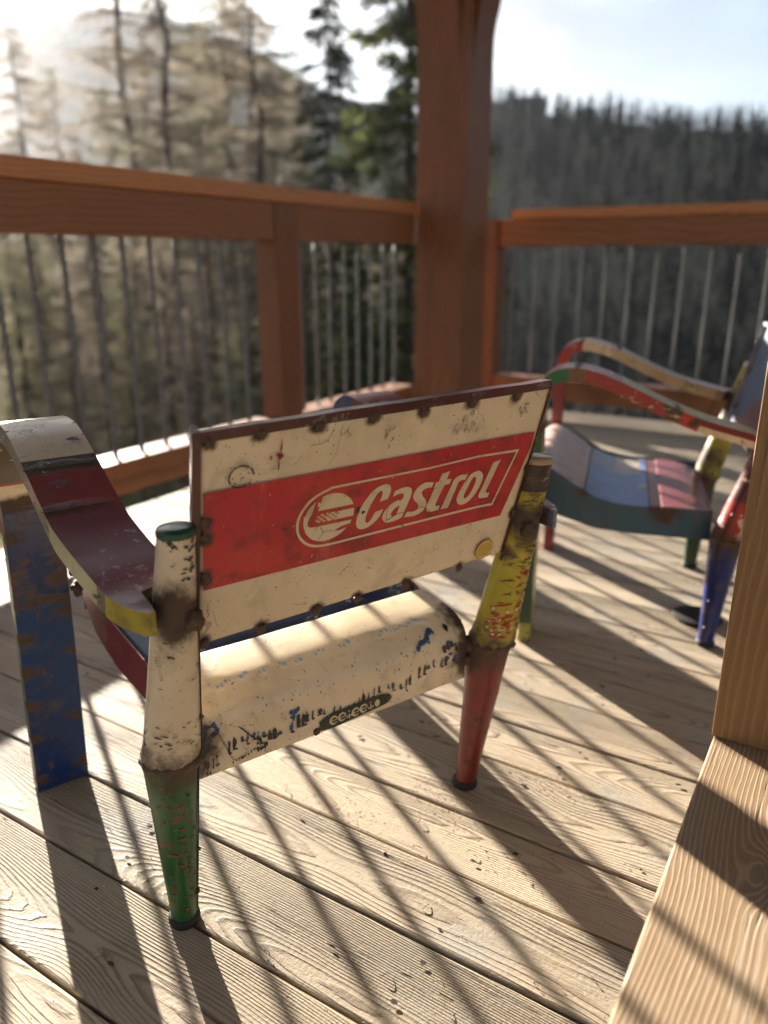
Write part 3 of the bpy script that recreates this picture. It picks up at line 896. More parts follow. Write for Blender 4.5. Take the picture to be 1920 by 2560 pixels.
def rolldecals(roll, V):
    RPc = catmull([(b, h, 0) for b, h in ROLL], 4)
    def surf(a, h, off):                        # a point on the apron at arc height h, pushed off the sheet
        best = min(RPc, key=lambda p: abs(p.y - h) + (10 if p.x > .07 else 0))
        i = RPc.index(best); j = min(i + 1, len(RPc) - 1); i0 = max(0, i - 1)
        d = (RPc[j] - RPc[i0]).normalized(); n = Vector((d.y, -d.x))
        if n.x > 0: n = -n
        b = interp(sorted([(p.y, p.x) for p in RPc if p.x < .07]), h)
        return Vector((a, b + n.x * off, h + n.y * off))
    rnd = random.Random(11)
    cnt = [0]
    def chip(mm, x, y, w, h, off=.0013, n=12, sk=0.):
        cnt[0] += 1; off += (cnt[0] % 40) * .000015
        l = []
        for k in range(n):
            f = 2 * pi * k / n
            r = 1 + rnd.uniform(-.5, .35)
            l.append(Vector((x + cos(f) * w * r + sin(f) * h * sk, y + sin(f) * h * r)))
        p, tr = fill([l]); mm.add([surf(a.x, min(.3125, a.y), off) for a in p], tr)
    mk = MB(); bl = MB()
    # broken row of dark strokes along the lower face
    for k in range(44):
        x = -.168 + k * .0085 + rnd.uniform(-.002, .002)
        if rnd.random() < .2: continue
        hh = rnd.uniform(.003, .0105); y = .2385 + .006 * sin(k * .5) + rnd.uniform(-.003, .003) + (.010 if k > 34 else 0)
        w = rnd.uniform(.0010, .0036)
        chip(mk if rnd.random() < .75 else bl, x, y, w, hh, n=9, sk=.12)
        chip(mk, x + .001, y - hh * .9, w * 1.4, .0016)
    # left corner: dashed line, angle mark, blots
    for k in range(15): chip(mk, -.186 + k * .0016, .278 - k * .0042, .0011, .0013)
    for k in range(16): chip(mk, -.164 + k * .0045, .213 + k * .0013 + rnd.uniform(-.002, .002), rnd.uniform(.001, .0035), rnd.uniform(.001, .003))
    for k in range(8): chip(mk, -.120 + rnd.uniform(-.008, .008), .226 + rnd.uniform(-.008, .008), .0022, rnd.uniform(.002, .005))
    for k in range(5): chip(mk, -.150 + k * .004, .262 - k * .005, .0012, .004, sk=-.9)
    for k in range(10): chip(bl if k % 2 else mk, -.212 + rnd.uniform(0, .03), .268 + rnd.uniform(-.012, .012), rnd.uniform(.002, .006), rnd.uniform(.002, .006))
    for k in range(12): chip(mk, -.205 + rnd.uniform(0, .022), .222 + rnd.uniform(-.012, .012), .0012, rnd.uniform(.002, .007))
    # right corner: blue stroke and flaked patch by the weld
    for k in range(11): chip(bl, .150 + k * .0032, .285 + k * .0014 + .0015 * sin(k), .0036, .0034)
    chip(bl, .149, .283, .004, .0034); chip(bl, .17, .287, .0022, .0022)
    for k in range(16): chip(mk if k % 3 else bl, .207 + rnd.uniform(-.012, .013), .276 + rnd.uniform(-.03, .022), rnd.uniform(.002, .0055), rnd.uniform(.002, .006))
    for k in range(7): chip(bl, -.07 + rnd.uniform(-.006, .006), .252 + rnd.uniform(-.005, .008), rnd.uniform(.002, .005), rnd.uniform(.002, .004))
    for k in range(130): chip(mk if rnd.random() < .7 else bl, rnd.uniform(-.2, .2), rnd.uniform(.21, .300), rnd.uniform(.0003, .0011), rnd.uniform(.0004, .0022), sk=rnd.uniform(-.4, .6), n=6)
    tag(mk.build('paint_chips', INK, roll), kind='stuff'); tag(bl.build('paint_chips', CHIPB, roll), kind='stuff')
    fd = MB(); fb = mat_simple('faded_blue_print', (.34, .42, .50), .5)
    x = -.19
    while x < .19:                               # worn-away blue print on the shoulder
        l = rnd.uniform(.003, .009)
        if rnd.random() < .62: chip(fd, x, .309 + rnd.uniform(-.0012, .0016), l * .5, rnd.uniform(.0006, .0018), n=8)
        x += l + .002
    tag(fd.build('faded_print', fb, roll), kind='stuff')
    # stamped strip with the row of round letters
    s4 = [(p[0] / 1e4, p[1] / 1e4, p[2]) for p in GL['plate'][0]]
    decal(roll, 'stamped_strip', [smooth_loop(s4)], surf, .0022, PLATEG)
    mm = MB()
    def arcstroke(cx, cy, r, a0, a1, t0, t1, n=18, sx=1.):
        o = []; i_ = []
        for k in range(n + 1):
            f = radians(a0 + (a1 - a0) * k / n); t = t0 + (t1 - t0) * sin(pi * min(1, k / n * 1.0)) if t1 > t0 else t0
            o.append(Vector((cx + cos(f) * (r + t / 2) * sx, cy + sin(f) * (r + t / 2)))); i_.append(Vector((cx + cos(f) * (r - t / 2) * sx, cy + sin(f) * (r - t / 2))))
        p, tr = fill([o + i_[::-1]]); mm.add([surf(a.x, a.y, .0028) for a in p], tr)
    for (x, y) in GL['e']:
        cx, cy = x / 1e4, y / 1e4
        arcstroke(cx, cy, .0058, 0, 325, .0012, .0036, 22, .98)
        p, tr = fill([[Vector((cx - .004, cy - .0016)), Vector((cx + .0062, cy - .0002)), Vector((cx + .0062, cy + .0010)), Vector((cx - .004, cy - .0002))]])
        mm.add([surf(a.x, a.y, .0028) for a in p], tr)
    for (x, y) in GL['d']:
        p, tr = fill([ell(x / 1e4, y / 1e4, .0015, .0015)]); mm.add([surf(a.x, a.y, .0028) for a in p], tr)
    I = GL['i']
    for a, b in ((0, 1), (2, 3)):
        x0, y0, x1, y1 = I[a][0] / 1e4, I[a][1] / 1e4, I[b][0] / 1e4, I[b][1] / 1e4
        p, tr = fill([[Vector((x0 - .001, y0)), Vector((x1 - .001, y1)), Vector((x1 + .0012, y1)), Vector((x0 + .0012, y0))]]); mm.add([surf(q.x, q.y, .0028) for q in p], tr)
    for k in (4, 5):
        p, tr = fill([ell(I[k][0] / 1e4, I[k][1] / 1e4, .0014, .0014)]); mm.add([surf(q.x, q.y, .0028) for q in p], tr)
    p, tr = fill([ell(GL['oo'][0][0] / 1e4, GL['oo'][0][1] / 1e4, .0046, .0058, 14)]); mm.add([surf(q.x, q.y, .0028) for q in p], tr)
    mm.build('stamped_letters', LETTER, roll)
    weld(roll, surf(.088, .224, .001), .0085, 77, (0, 1, 0)); weld(roll, surf(-.036, .212, .001), .0085, 78, (0, 1, 0))

PW = [(p[0] / 1e4, p[1] / 1e4) for p in GL['weldtop'] + GL['weldleft'] + GL['weldbot'] + GL['weldright']]

# ---- first chair: seen from behind
def seg(*a): return a
def arm_main_L(c, n, s):
    if n.z > .45 or (n.y > .5 and c.z > .58):
        if c.y > .222: return CREAM, DARK
        if c.y > .200: return (.07, .05, .035), CREAM
        if c.y > .130: return (.24, .030, .026), TEAL
        return (.155, .022, .030), (.25, .2, .2)
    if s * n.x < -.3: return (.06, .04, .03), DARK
    if c.y < -.04: return (.40, .31, .02), DARK
    if c.y < -.015: return (.10, .08, .035), DARK
    if c.y < .12: return (.40, .35, .17), DARK
    if c.y < .20: return (.22, .17, .09), DARK
    return (.10, .075, .05), CREAM
def leg_main_L(c, n, s):
    if c.z > .525: return (.34, .035, .035), CREAM
    if c.z > .497: return CREAM, REDP
    if abs(n.x) > .7: return (.10, .12, .07), YELLOW
    return ((.008, .034, .135) if c.z < .335 else (.010, .025, .095)), RUST
def arm_main_R(c, n, s):
    if n.z > .45: return (MARO2 if c.y < .3 else (.30, .07, .07)), CREAM
    if c.y > .33: return BLUE, MAROON
    if c.y < -.03: return (.20, .24, .30), RUST
    return MAROON, YELLOW
FR = flatmat('red_flakes', (.36, .018, .015), .1); FC = flatmat('cream_flakes', (.66, .5, .3), .1); FB = flatmat('brown_scuffs', (.075, .038, .018), .1); FK = flatmat('dark_scuffs', (.02, .016, .014), .1); FY = flatmat('yellow_flakes', (.5, .36, .03), .1); FO = flatmat('rust_flecks', (.20, .045, .022), .1)
pal1 = dict(hump=.58, dip=True, panel=CREAM, rim=(.085, .022, .022), rim2=(.16, .12, .10), pw=PW,
    quad=((-.2155, 0), (.2505, .0125), (.266, .2765), (-.2205, .2705)),
    legL=dict(low=(GREEN, (.26, .05, .03)), up=seg((.6, (CREAM2, DARK))), cap=(.014, .075, .035), seam=-.62, mat=PAINT_WORN,
              flecks=((.03, .245, -2.7, -.8, 46, .0028, 1.25, FO), (.30, .34, -2.6, -.7, 26, .0020, 1.8, FK), (.53, .57, -1.6, -.9, 16, .0026, 1.3, FK), (.30, .56, -2.6, -.3, 40, .0010, 1.5, FK)),
              strip=lambda c, n: ((RED, CREAM) if (n.x > .80 and .36 < c.z < .515 and n.y < .45) else None), burns=[((-.25, -.02, .33), .02)]),
    legR=dict(low=(REDP, RUST), up=seg((.535, (YELLOW, (.10, .05, .02))), (.6, ((.045, .03, .02), CREAM))), cap=(.42, .30, .16), seam=-.35,
              flecks=((.292, .358, -2.9, -.35, 70, .0036, 1.5, FR), (.292, .35, -2.9, -.5, 34, .0030, 1.1, FC), (.30, .36, -2.4, -.5, 10, .004, 1., FY), (.36, .41, -2.0, -.6, 20, .0032, 1.7, FR), (.36, .54, -2.5, -.4, 90, .0026, 3.0, FB), (.02, .24, -2.6, -.3, 24, .003, 1.3, FB)),
              burns=[((.262, -.085, .55), .035), ((.245, -.075, .50), .03), ((.245, -.06, .44), .022)]),
    seat=lambda c: ((YELLOW, NAVY) if (c.y > .29 and c.y < .345 and c.x < -.10) else (NAVY, (.30, .33, .38))) if c.y < .36 else (MAROON, NAVY),
    seams=(.129,), roll=lambda c: (((.74, .60, .40) if c.z > .28 else CREAM), BLACKB), apL=(.17, .018, .018), apR=(.17, .018, .018),
    armL=dict(f=arm_main_L, bands=(.208, .13), leg=dict(f=leg_main_L, burns=((.498, .022), (.335, .012)),
              edge=((.45, 1, .02), (.40, -1, .018), (.37, -1, .03), (.31, -1, .02), (.28, 1, .016), (.24, -1, .014), (.22, 1, .022), (.16, 1, .016), (.10, 1, .014), (.12, -1, .014), (.03, -1, .018), (.02, 1, .015)))),
    armR=dict(f=arm_main_R, bands=(.24,), leg=dict(f=lambda c, n, s: (REDP, RUST))))
pal1['rolldecals'] = rolldecals
make_chair('armchair', 'cream and red metal armchair seen from behind, red Castrol banner lettered across its back', (-.5670, .7920, 0), R(66.7), pal1, .018, sign, 1)

# ---- second chair: facing left
def arm_near(c, n, s):
    if n.z > .45: return ((.46, .43, .16) if c.y < .24 else (.33, .10, .08)), CREAM
    if c.y > .345: return (.03, .16, .06), REDP
    if c.y > .315: return (.20, .10, .05), GREEN
    if c.y > .15: return (.36, .045, .04), CREAM
    if c.y > .115: return (.07, .045, .03), CREAM
    if c.y > .085: return RED, CREAM
    return (CREAM if c.z < interp(ARM, c.y) - .010 else (.20, .02, .02)), DARK
def arm_far(c, n, s):
    if n.z > .45: return PINKW, (.4, .35, .2)
    if c.y > .35: return (.45, .03, .03), CREAM
    if c.y > .27: return CREAM, RUST
    return (.55, .42, .22), (.10, .06, .03)
def leg_near(c, n, s):
    if c.z < .045: return (.36, .33, .06), DGREEN
    if n.y < -.7: return (.40, .34, .08), DGREEN
    return (.014, .062, .03), BLACKB
def seat2(c):
    if c.y < .152: return (.22, .06, .07), (.45, .3, .3)
    if c.y < .298:
        return ((SKYB if c.x < .02 or c.y < .2 else (.16, .25, .42)), (.50, .40, .28)) if not (c.x > .06 and .17 < c.y < .235) else ((.48, .40, .28), SKYB)
    return (.50, .36, .32), (.28, .2, .18)
def front2(c):
    return ((.075, .115, .19), SLATE) if c.z > .53 - c.x * .45 else ((.14, .055, .075), SLATE)
pal2 = dict(panel=(.3, .1, .05), rim=(.35, .35, .38), rim2=CREAM, front=front2,
    legL=dict(low=(COBALT, BLACKB), up=seg((.36, ((.40, .025, .02), CREAM)), (.6, (MAROON, CREAM))), cap=(.5, .4, .3), seam=2.6, strip=lambda c, n: (CREAM, REDP) if n.y < -.35 and c.z < .42 else None),
    legR=dict(low=(DGREEN, BLACKB), up=seg((.6, ((.42, .36, .02), RUST))), cap=(.65, .55, .42), seam=.8, burns=[((.265, -.02, .32), .07), ((.26, -.06, .47), .07)]),
    seat=seat2, seams=(.152, .298), roll=lambda c: ((.22, .06, .07), BLACKB), apL=TEAL, apR=TEAL,
    armL=dict(f=arm_near, bands=(.33, .12), leg=dict(f=leg_near, burns=((.5, .02),))),
    armR=dict(f=arm_far, bands=(.35, .25), leg=dict(f=lambda c, n, s: ((.30, .035, .03), TEAL), burns=((.06, .03), (.16, .02)))))
make_chair('armchair', 'metal armchair facing left with blue and maroon seat, teal side and blue rear leg', (-.283, 2.005, 0), R(105.2), pal2, 0, None, 2)
# ------------------------------------------------------------ ground, valley, hills
CAMYAW = R(31.7)
def polar(phi_deg, r):                     # azimuth right of the view axis
    a = CAMYAW - R(phi_deg)
    return -sin(a) * r, cos(a) * r
def fbm(x, y, s, o=4):
    v = 0; a = 1; t = 0
    for i in range(o):
        v += a * mnoise.noise(Vector((x / s, y / s, i * 7.3))); t += a; a *= .5; s *= .5
    return v / t
RIDGE = [(-180, 3), (-60, 3.0), (-35, 3.5), (-12, 3.5), (-4, 4.5), (4, 9.6), (8, 9.6), (12, 8.5), (18, 7.8), (24, 7.2), (30, 6.6), (60, 6.5), (120, 4), (180, 3)]
def ground_h(x, y):
    r = sqrt(x * x + y * y)
    phi = math.degrees(CAMYAW - atan2(-x, y))
    phi = (phi + 180) % 360 - 180
    el = interp(RIDGE, phi)
    far = tan(R(el)) * 430
    h = interp([(0, -3.2), (7, -3.4), (14, -5.2), (30, -10.5), (70, -25), (150, -40), (210, -34), (300, -5)], r)
    hl = interp([(0, -3.2), (7, -3.3), (14, -4.2), (30, -7), (50, -10), (70, -15), (110, -30), (150, -38), (210, -34)], r)
    k = max(0, min(1, (6 - phi) / 8)) if phi > -70 else 1
    h = h + (hl - h) * k
    if r > 210:
        k = min(1, (r - 210) / 220); k = k * k * (3 - 2 * k)
        h = -34 + (far + 34) * k
        if r > 430: h = far - (r - 430) * .05
    am = min(1, r / 60)
    h += fbm(x, y, 60, 4) * 5 * am * (1 if r < 460 else .5)
    if r < 7: pass
    return h

def build_ground():
    m = MB(); vs = []; fs = []
    rs = [0.5, 3, 6, 8, 10, 13, 17, 22, 28, 36, 46, 58, 72, 90, 110, 132, 156, 180, 205, 228, 250, 272, 294, 316, 338, 360, 382, 404, 425, 440, 470, 520, 620, 760, 950]
    NA = 180
    for r in rs:
        for k in range(NA):
            x, y = polar(k * 360 / NA, r)
            vs.append((x, y, ground_h(x, y)))
    for i in range(len(rs) - 1):
        for k in range(NA):
            l = (k + 1) % NA
            fs.append((i * NA + k, i * NA + l, (i + 1) * NA + l, (i + 1) * NA + k))
    fs.append(tuple(range(NA)))
    m.add(vs, [tuple(reversed(f)) for f in fs])
    mt, N = newmat('forest_floor')
    co = objco(N)
    a = N.noise(co, .06, 5, .65); b = N.noise(co, .8, 5, .7)
    c = N.mix(N.sst(a, .4, .6), (.075, .065, .035), (.11, .085, .05))
    c = N.mix(N.sst(b, .45, .7, 0, .8), c, (.16, .135, .085))
    c = N.mix(N.sst(N.noise(co, .25, 4, .6), .58, .68, 0, .7), c, (.055, .075, .03))
    N.out(c, .95)
    o = m.build('ground', mt, None, True)
    tag(o, kind='structure')

def build_mountain():
    el = [(-75, 9), (-50, 9.5), (-36, 8.5), (-29, 7.2), (-27, 8.8), (-25.2, 12.6), (-23, 13.4), (-18, 13.9), (-12, 13.7), (-7, 11.8), (-3.5, 10.0), (0, 9.4), (3, 8.6), (8, 5.5), (16, 3.5), (24, 3)]
    m = MB(); vs = []; fs = []; na = 150; nr = 26
    for i in range(na + 1):
        phi = -75 + 99 * i / na
        e = interp(el, phi) + .35 * mnoise.noise(Vector((phi * .22, 0, 3))) + .12 * mnoise.noise(Vector((phi * .9, 0, 5)))
        for j in range(nr + 1):
            r = 640 + 560 * j / nr
            x, y = polar(phi, r)
            t = j / nr; k = t * t * (3 - 2 * t)
            top = tan(R(e)) * 1200
            h = -40 + (top + 40) * k + fbm(x, y, 170, 4) * 45 * (1 - abs(2 * t - 1) ** 2) * .7
            vs.append((x, y, h))
    for i in range(na):
        for j in range(nr):
            a = i * (nr + 1) + j; fs.append((a, a + 1, a + nr + 2, a + nr + 1))
    # back side so the ridge is solid
    b0 = len(vs)
    for i in range(na + 1):
        x, y = polar(-75 + 99 * i / na, 1400); vs.append((x, y, -60))
    for i in range(na):
        a = i * (nr + 1) + nr; fs.append((a, b0 + i, b0 + i + 1, a + nr + 1))
    m.add(vs, fs)
    mt, N = newmat('far_mountain_slope')
    co = objco(N)
    a = N.noise(co, .02, 6, .7); b = N.noise(co, .12, 5, .7)
    c = N.mix(N.sst(a, .45, .62), (.045, .055, .035), (.14, .12, .085))
    c = N.mix(N.sst(b, .5, .65, 0, .8), c, (.03, .04, .028))
    z = N.sep(co)[2]
    c = N.mix(N.m('MULTIPLY', N.sst(z, 190, 290), N.sst(b, .4, .6)), c, (.55, .56, .60))
    N.out(c, .95)
    tag(m.build('mountain', mt, None, True), kind='structure')

build_ground()
build_mountain()

# ------------------------------------------------------------ trees
BARK = mat_simple('bark', (.075, .055, .042), .9, .4, 6)
TWIG = mat_leaf('larch_twigs', ((.24, .20, .155), (.31, .25, .18), (.17, .155, .125)), .5, .5)
TWIGG = mat_leaf('olive_twigs', ((.17, .17, .10), (.25, .22, .13), (.13, .14, .085)), .5, .5)
NEEDLE = mat_leaf('spruce_needles', ((.04, .058, .03), (.065, .085, .042), (.028, .042, .022)), .7, .3)
NEEDLE_SUNLIT = mat_leaf('sunlit_spruce_needles', ((.13, .15, .06), (.19, .19, .08), (.075, .10, .04)), .7, .5)  # lighter, yellower copy of the spruce needles: sunlight put into the colour

def larch_mesh(seed, H, spread, n1, n2):
    rnd = random.Random(seed)
    tr = MB(); n = 14
    bx = [rnd.uniform(-.12, .12) for _ in range(n + 1)]; by = [rnd.uniform(-.12, .12) for _ in range(n + 1)]
    pts = [Vector((bx[i] * (i > 0), by[i] * (i > 0), H * i / n)) for i in range(n + 1)]
    tr.tube(pts, [.17 * (1 - i / n) ** .8 * H / 14 + .012 for i in range(n + 1)], 8)
    cr = MB()
    def blade(p, d, L, w):
        u = d.cross(Vector((rnd.uniform(-1, 1), rnd.uniform(-1, 1), rnd.uniform(-1, 1)))).normalized() * w
        q = p + d * L
        cr.add([p - u, p + u, q], [(0, 1, 2)])
    for i in range(n1):
        t = .10 + .89 * (i + rnd.random()) / n1
        z = H * t; f = rnd.random() * 2 * pi
        L = spread * (1 - t) ** .65 * rnd.uniform(.55, 1.1) + .25
        d = Vector((cos(f), sin(f), rnd.uniform(-.15, .35))).normalized()
        k = int(t * n); base = pts[k].lerp(pts[min(n, k + 1)], t * n - k)
        P = []
        for s in range(6):
            x = s / 5
            P.append(base + d * L * x + Vector((0, 0, -.22 * L * x * x + .10 * L * x ** 4)))
        tr.tube(P, [.028 * (1 - x / 5.5) * (.5 + L / spread) for x in range(6)], 4)
        for j in range(int(n2 * (.35 + L / spread))):
            x = rnd.uniform(.12, 1); b = base + d * L * x + Vector((0, 0, -.22 * L * x * x))
            dd = (d * rnd.uniform(.1, .9) + Vector((rnd.uniform(-1, 1), rnd.uniform(-1, 1), rnd.uniform(-.9, .35)))).normalized()
            l = rnd.uniform(.18, .62)
            blade(b, dd, l, rnd.uniform(.005, .011))
            for _ in range(4):
                bb = b + dd * l * rnd.random()
                blade(bb, Vector((rnd.uniform(-1, 1), rnd.uniform(-1, 1), rnd.uniform(-.8, .5))).normalized(), rnd.uniform(.08, .24), rnd.uniform(.006, .013))
    return tr, cr

def spruce_mesh(seed, H, spread, n1, n2, droop=.35, t0=.04):
    rnd = random.Random(seed)
    tr = MB(); tr.tube([Vector((0, 0, H * i / 8)) for i in range(9)], [.015 + .09 * H / 12 * (1 - i / 8) for i in range(9)], 8)
    cr = MB()
    for i in range(n1):
        t = t0 + (1 - t0) * (i + rnd.random()) / n1
        z = H * t; f = rnd.random() * 2 * pi
        L = spread * (1 - t) ** .85 * rnd.uniform(.7, 1.12) + .18
        d = Vector((cos(f), sin(f), 0))
        side = Vector((-sin(f), cos(f), 0))
        for j in range(int(n2 * (.3 + L / spread))):
            x = rnd.uniform(.05, 1) ** .8
            zz = -droop * L * x + .18 * L * x ** 3
            b = Vector((0, 0, z)) + d * L * x + Vector((0, 0, zz))
            w = .34 * L * (1 - x) + .08
            o = side * rnd.choice((-1, 1)) * rnd.random() * w
            dd = (d * .8 + side * rnd.uniform(-.9, .9) + Vector((0, 0, rnd.uniform(-.8, .15)))).normalized()
            p = b + o + Vector((0, 0, -rnd.random() * .12))
            l = rnd.uniform(.10, .30); u = dd.cross(Vector((rnd.uniform(-1, 1), rnd.uniform(-1, 1), 1))).normalized() * rnd.uniform(.018, .045)
            q = p + dd * l
            cr.add([p - u * .6, p + u * .6, q + u * .5, q - u * .5], [(0, 1, 2, 3)])
        tr.tube([Vector((0, 0, z)) + d * L * x + Vector((0, 0, -droop * L * x + .18 * L * x ** 3)) for x in (0, .5, 1)], [.022, .013, .005], 4)
    return tr, cr

PROTO = {}
def proto(key, maker, bark, leaf):
    tr, cr = maker
    a = tr.build('trunk', bark, None, True); b = cr.build('crown', leaf, None)
    PROTO[key] = (a, b)
proto('larchA', larch_mesh(3, 17, 2.3, 130, 38), BARK, TWIG)
proto('larchB', larch_mesh(8, 14, 2.4, 115, 40), BARK, TWIGG)
proto('larchC', larch_mesh(21, 12, 2.6, 105, 42), BARK, TWIG)
proto('spruceA', spruce_mesh(5, 11, 1.9, 190, 60), BARK, NEEDLE)
proto('spruceB', spruce_mesh(6, 13, 1.9, 190, 120, .34), BARK, NEEDLE_SUNLIT)
used = set()
def put_tree(key, name, label, phi, r, sc, rot, group, dz=0):
    x, y = polar(phi, r)
    t = thing(name, label, 'tree', (x, y, ground_h(x, y) - .3 + dz), rot, group)
    t.scale = (sc, sc, sc)
    for o in PROTO[key]:
        c = o if (key, o.name) not in used and key not in used else o.copy()
        if c is not o: C.objects.link(c)
        c.parent = t
    used.add(key)
    return t
def px(x): return math.degrees(atan2(x - 960, 2041))
GB = 'bare larches beyond the left railing'
LA = [
    (352, 30, 1.3, 'larchA'), (445, 25, 1.08, 'larchA'), (655, 23, 1.22, 'larchC'), (590, 30, 1.35, 'larchB'), (250, 27, .76, 'larchB'), (520, 34, 1.25, 'larchB'),
    (150, 26, .82, 'larchC'), (55, 34, .9, 'larchB'), (720, 36, 1.2, 'larchB'), (400, 40, 1.6, 'larchC'), (300, 46, 1.35, 'larchB'), (180, 44, 1.1, 'larchA'),
    (90, 50, 1.15, 'larchC'), (600, 50, 1.4, 'larchC'), (760, 52, 1.3, 'larchA'), (500, 58, 1.5, 'larchA'), (860, 34, 1.0, 'larchC'), (900, 48, 1.15, 'larchB'),
    (960, 40, 1.1, 'larchC'), (1010, 52, 1.2, 'larchA'), (350, 54, 1.4, 'larchB'), (670, 60, 1.6, 'larchB'), (240, 60, 1.4, 'larchC'), (560, 44, 1.2, 'larchA'),
    (450, 48, 1.3, 'larchB'), (130, 58, 1.2, 'larchB'), (820, 58, 1.4, 'larchC'), (10, 46, .95, 'larchC'), (700, 29, .85, 'larchA'), (390, 31, .9, 'larchB'), (490, 28, .85, 'larchC'),
    (680, 16, .42, 'larchB'), (470, 15, .40, 'larchC'), (300, 13, .36, 'larchB'), (150, 14, .38, 'larchC'), (20, 15, .42, 'larchB'), (860, 18, .40, 'larchC'),
    (560, 12, .30, 'larchB'), (400, 17, .45, 'larchA'), (760, 20, .5, 'larchB'), (230, 18, .5, 'larchA'), (90, 19, .5, 'larchB'), (980, 22, .5, 'larchB'), (620, 18, .5, 'larchC'), (30, 22, .70, 'larchC'), (-25, 26, .74, 'larchB'), (100, 30, .9, 'larchA'), (-700, 24, 1.0, 'larchB'), (-1000, 30, 1.2, 'larchA'), (-1400, 26, 1.0, 'larchC'), (-2000, 34, 1.2, 'larchA'), (200, 32, .72, 'larchC'), (640, 27, 1.0, 'larchA'), (330, 22, .6, 'larchC'), (520, 20, .5, 'larchA')]
for i, (x, r, sc, key) in enumerate(LA):
    hue = 'olive-tinged' if key == 'larchB' else 'brown'
    size = 'young low' if sc < .65 else ('tall' if r < 33 else 'distant')
    zone = 'out beyond the left edge' if x < -300 else 'at the far left edge' if x < 120 else 'left of the tallest trunk' if x < 330 else 'around the tallest trunk' if x < 480 else 'left of the dark spruce' if x < 700 else 'right behind the dark spruce' if x < 880 else 'close beside the big post'
    lab = '%s %s bare larch beyond the railing, %s' % (size, hue, zone)
    if i == 0: lab = 'tallest bare larch with a dark straight trunk, left of the middle beyond the railing'
    if i == 1: lab = 'straight bare larch just right of the tallest larch trunk'
    if i == 2: lab = 'bare larch with a dark trunk just left of the dark spruce'
    put_tree(key, 'larch_tree', lab, px(x), r, sc, i * 1.7, GB)
put_tree('spruceA', 'spruce_tree', 'dark narrow spruce standing between the bare larches and the big post', px(828), 24, 1.30, .4, None)
put_tree('spruceB', 'spruce_tree', 'tall sunlit spruce with drooping boughs directly left of the big post', px(1020), 18, 1.35, 2.1, None)
put_tree('spruceA', 'spruce_tree', 'small spruce half hidden low behind the short railing section', px(900), 15, .50, 1.4, None)

# undergrowth on the near slope
def undergrowth():
    rnd = random.Random(5); m = MB()
    for i in range(3800):
        phi = rnd.uniform(-62, 60); r = 7 + 42 * rnd.random() ** 1.3
        x, y = polar(phi, r); z = ground_h(x, y)
        s = rnd.uniform(.5, 1.5)
        for j in range(24):
            p = Vector((x + rnd.gauss(0, .4) * s, y + rnd.gauss(0, .4) * s, z + rnd.random() * 1.2 * s))
            d = Vector((rnd.uniform(-1, 1), rnd.uniform(-1, 1), rnd.uniform(-.2, 1))).normalized()
            u = d.cross(Vector((rnd.uniform(-1, 1), rnd.uniform(-1, 1), .3))).normalized() * rnd.uniform(.012, .045)
            q = p + d * rnd.uniform(.12, .45)
            m.add([p - u, p + u, q], [(0, 1, 2)])
    o = m.build('undergrowth', mat_leaf('undergrowth_leaf', ((.10, .085, .05), (.12, .13, .05), (.19, .15, .09)), .6, .4))
    tag(o, 'tangle of brown and olive scrub on the slope below the deck', kind='stuff')
undergrowth()

# dense wood on the hillside to the right, and a few buildings on its ridge
def hillside_wood():
    rnd = random.Random(9)
    for nm, N_, mt, w, hh, kind in (('hillside_wood', 4300, mat_leaf('far_larch', ((.016, .016, .018), (.040, .032, .027), (.010, .012, .015)), .02, .1), 1.5, 11, 0),
                                    ('hillside_spruces', 1700, mat_leaf('far_spruce', ((.006, .011, .009), (.016, .022, .013), (.004, .007, .006)), .05, .1), 2.3, 12, 1)):
        m = MB()
        for i in range(N_):
            phi = rnd.uniform(-8, 84); r = 150 + 295 * rnd.random() ** .8
            if phi < 4 and r > 300: continue
            x, y = polar(phi, r); z = ground_h(x, y) - .5
            H = hh * rnd.uniform(.6, 1.25); W = w * rnd.uniform(.7, 1.3)
            c = Vector((x, y, z))
            m.add([c + Vector((.22, 0, 0)), c + Vector((-.11, .2, 0)), c + Vector((-.11, -.2, 0)), c + Vector((0, 0, H))], [(0, 1, 3), (1, 2, 3), (2, 0, 3)])
            nb = 30 if kind == 0 else 26
            for j in range(nb):
                t = .12 + .86 * (j + rnd.random()) / nb; f = rnd.random() * 6.283
                L = W * (1 - t) ** .7 * rnd.uniform(.6, 1.15) + .15
                p = c + Vector((0, 0, H * t)); d = Vector((cos(f), sin(f), -.25 if kind else .25))
                s = Vector((-sin(f), cos(f), 0)) * (.16 if kind == 0 else .42) * L
                dn = Vector((0, 0, -.05 * H if kind == 0 else -.085 * H))
                m.add([p, p + d * L + s, p + d * L * .8 + dn - s], [(0, 1, 2)])
        tag(m.build(nm, mt), ('mass of bare grey-brown trees covering the hillside at right', 'dark spruces scattered through the hillside wood at right')[kind], kind='stuff')
hillside_wood()

